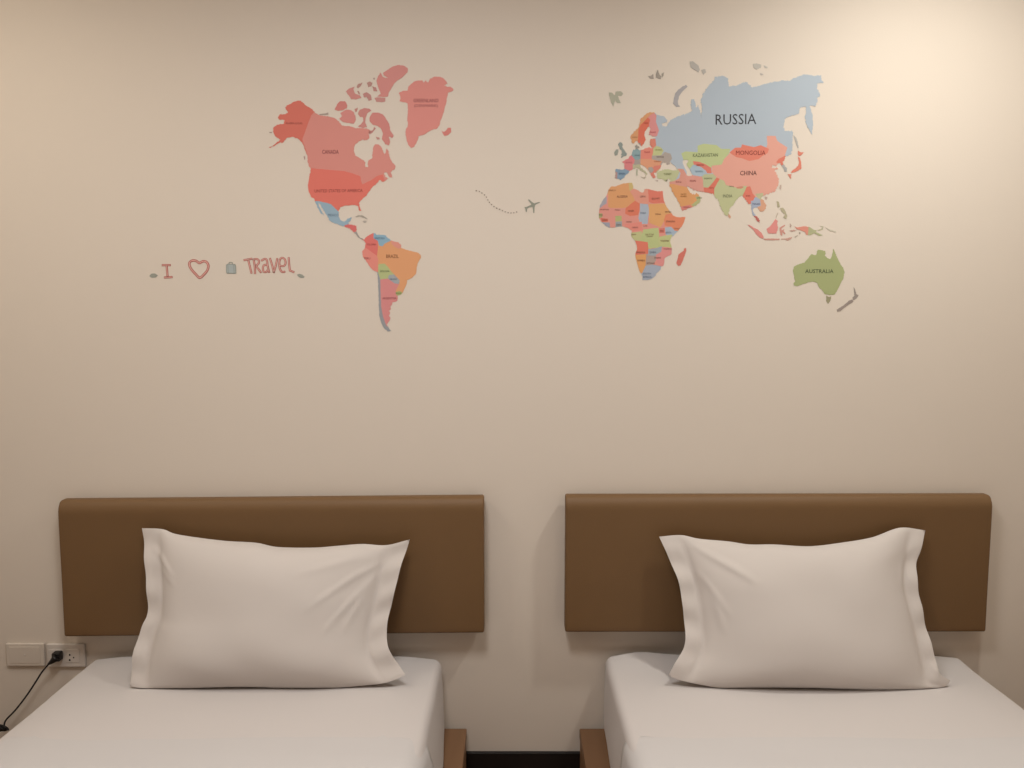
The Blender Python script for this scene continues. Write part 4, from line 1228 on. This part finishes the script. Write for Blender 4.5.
drawn('letter_sticker', [P('E', (128, 200), (172, 200)), P('E', (152, 205), (157, 262)), P('E', (140, 270), (182, 268))],
      'pink red letter I of the wall words', 'wall sticker', 1.0, 0.3)
heart = smooth2(P('E', (338, 188), (358, 178), (378, 182), (389, 202), (384, 228), (365, 252), (340, 272), (318, 252), (296, 228), (283, 205), (282, 186), (298, 174), (320, 176)), 5, closed=True)
drawn('heart_sticker', [heart], 'open pink red heart outline between the letter I and the small suitcase', 'wall sticker', 1.15, 0.35, closed=(0,))

wc = on_y(*P('U', (420, 200))[0], 0)
word = empty('word_sticker', (wc.x, 0, wc.z), 'hand-drawn pink red word TRAVEL left of South America', 'wall sticker')
letters = {
    'T': [[(105, 130), (200, 112)], [(155, 122), (175, 200), (198, 295)]],
    'R': [[(225, 120), (240, 205), (245, 300)], [(225, 122), (265, 115), (292, 135), (290, 170), (255, 205)], [(255, 205), (285, 240), (318, 285)]],
    'a': [[(330, 135), (365, 115), (395, 130), (405, 200), (425, 285)], [(400, 190), (360, 195), (345, 230), (355, 275), (385, 280), (415, 245)]],
    'V': [[(437, 110), (465, 200), (485, 285)], [(485, 285), (510, 200), (528, 112)]],
    'e': [[(560, 200), (610, 205), (635, 170), (625, 120), (590, 100), (562, 125), (555, 180), (562, 240), (590, 280), (625, 278)]],
    'L': [[(675, 100), (680, 180), (690, 262), (740, 282)]],
}
for ch, sts in letters.items():
    pts = [P('U', *s) for s in sts]
    pts = [smooth2(s, 4) if len(s) > 2 and ch in 'Rae' else s for s in pts]
    c = on_y(*pts[0][0], 0)
    le = bpy.data.objects.new('letter', None)
    COL.objects.link(le)
    le.location = (c.x, 0, c.z)
    le.parent = word
    le.matrix_parent_inverse = Matrix.Translation(-word.location)
    bpy.context.view_layer.update()
    o1 = strips('outline', [ribbon_poly(s, 0.95) for s in pts], RED, None)
    o2 = strips('inner_fill', [ribbon_poly(s, 0.30) for s in pts], FILL, None, ST + 0.0003)
    for o in (o1, o2):
        o.parent = le
        o.matrix_parent_inverse = Matrix.Translation(-Vector((c.x, 0, c.z)))

# suitcase
c = on_y(231, 268, 0)
e = empty('suitcase_sticker', (c.x, 0, c.z), 'tiny blue grey suitcase drawing between the heart and the word TRAVEL', 'wall sticker')
isle('case_body', P('E', (490, 198), (500, 192), (540, 194), (546, 204), (546, 246), (538, 250), (496, 246), (490, 238)), (150, 150, 143), None, WW, 1, parent=e, amp=0.02)
strips('case_handle', [ribbon_poly(P('E', (506, 193), (508, 184), (524, 184), (526, 193)), 0.35)], GREY, e)
strips('case_outline', [ribbon_poly(P('E', (492, 200), (500, 194), (540, 196), (544, 204), (546, 246), (496, 246), (492, 238)), 0.3, True),
                        ribbon_poly(P('E', (500, 200), (503, 244)), 0.25), ribbon_poly(P('E', (534, 200), (536, 244)), 0.25)], GREY, e, ST + 0.0003)
for f, p, l in (('E', [(53, 262), (66, 248), (85, 247), (102, 258), (90, 270), (66, 272)], 'tiny grey oval drawing left of the letter I'),
                ('U', [(782, 315), (810, 305), (850, 315), (880, 342), (865, 358), (825, 356), (795, 340)], 'tiny grey oval drawing right of the word TRAVEL')):
    isle('oval_sticker', P(f, *p), (134, 130, 116), l, WW, 3, amp=0.02)

# dashed trail
WM = (203, 184, 167)
path = smooth2(P('Pn', (112, 212), (150, 222), (210, 265), (245, 325), (300, 378), (360, 405), (420, 432), (490, 440), (560, 420)), 24)
dash = []
d = 0.0
cur = []
on = True
for a, b in zip(path, path[1:]):
    seg = (Vector(b) - Vector(a)).length
    d += seg
    if on: cur.append(a)
    if d > (0.8 if on else 2.0):
        if on and len(cur) > 1: dash.append(ribbon_poly(cur, 0.52))
        on = not on
        cur = [b] if on else []
        d = 0.0
o = strips('dashed_trail_sticker', dash, smat((112, 92, 80), WM))
tag(o, 'thin dashed curving flight line behind the small aeroplane', 'wall sticker')
plane = P('Pn', (770, 335), (740, 345), (720, 357), (712, 385), (710, 440), (700, 442), (695, 400), (690, 378), (655, 385), (638, 396), (632, 430), (622, 428), (618, 398), (608, 380),
          (630, 378), (665, 362), (680, 352), (662, 330), (645, 305), (655, 300), (690, 330), (710, 342), (745, 330), (765, 328))
o = isle('aeroplane_sticker', plane, (136, 132, 116), 'small grey aeroplane silhouette between the two halves of the map', WM, 2, amp=0.0)
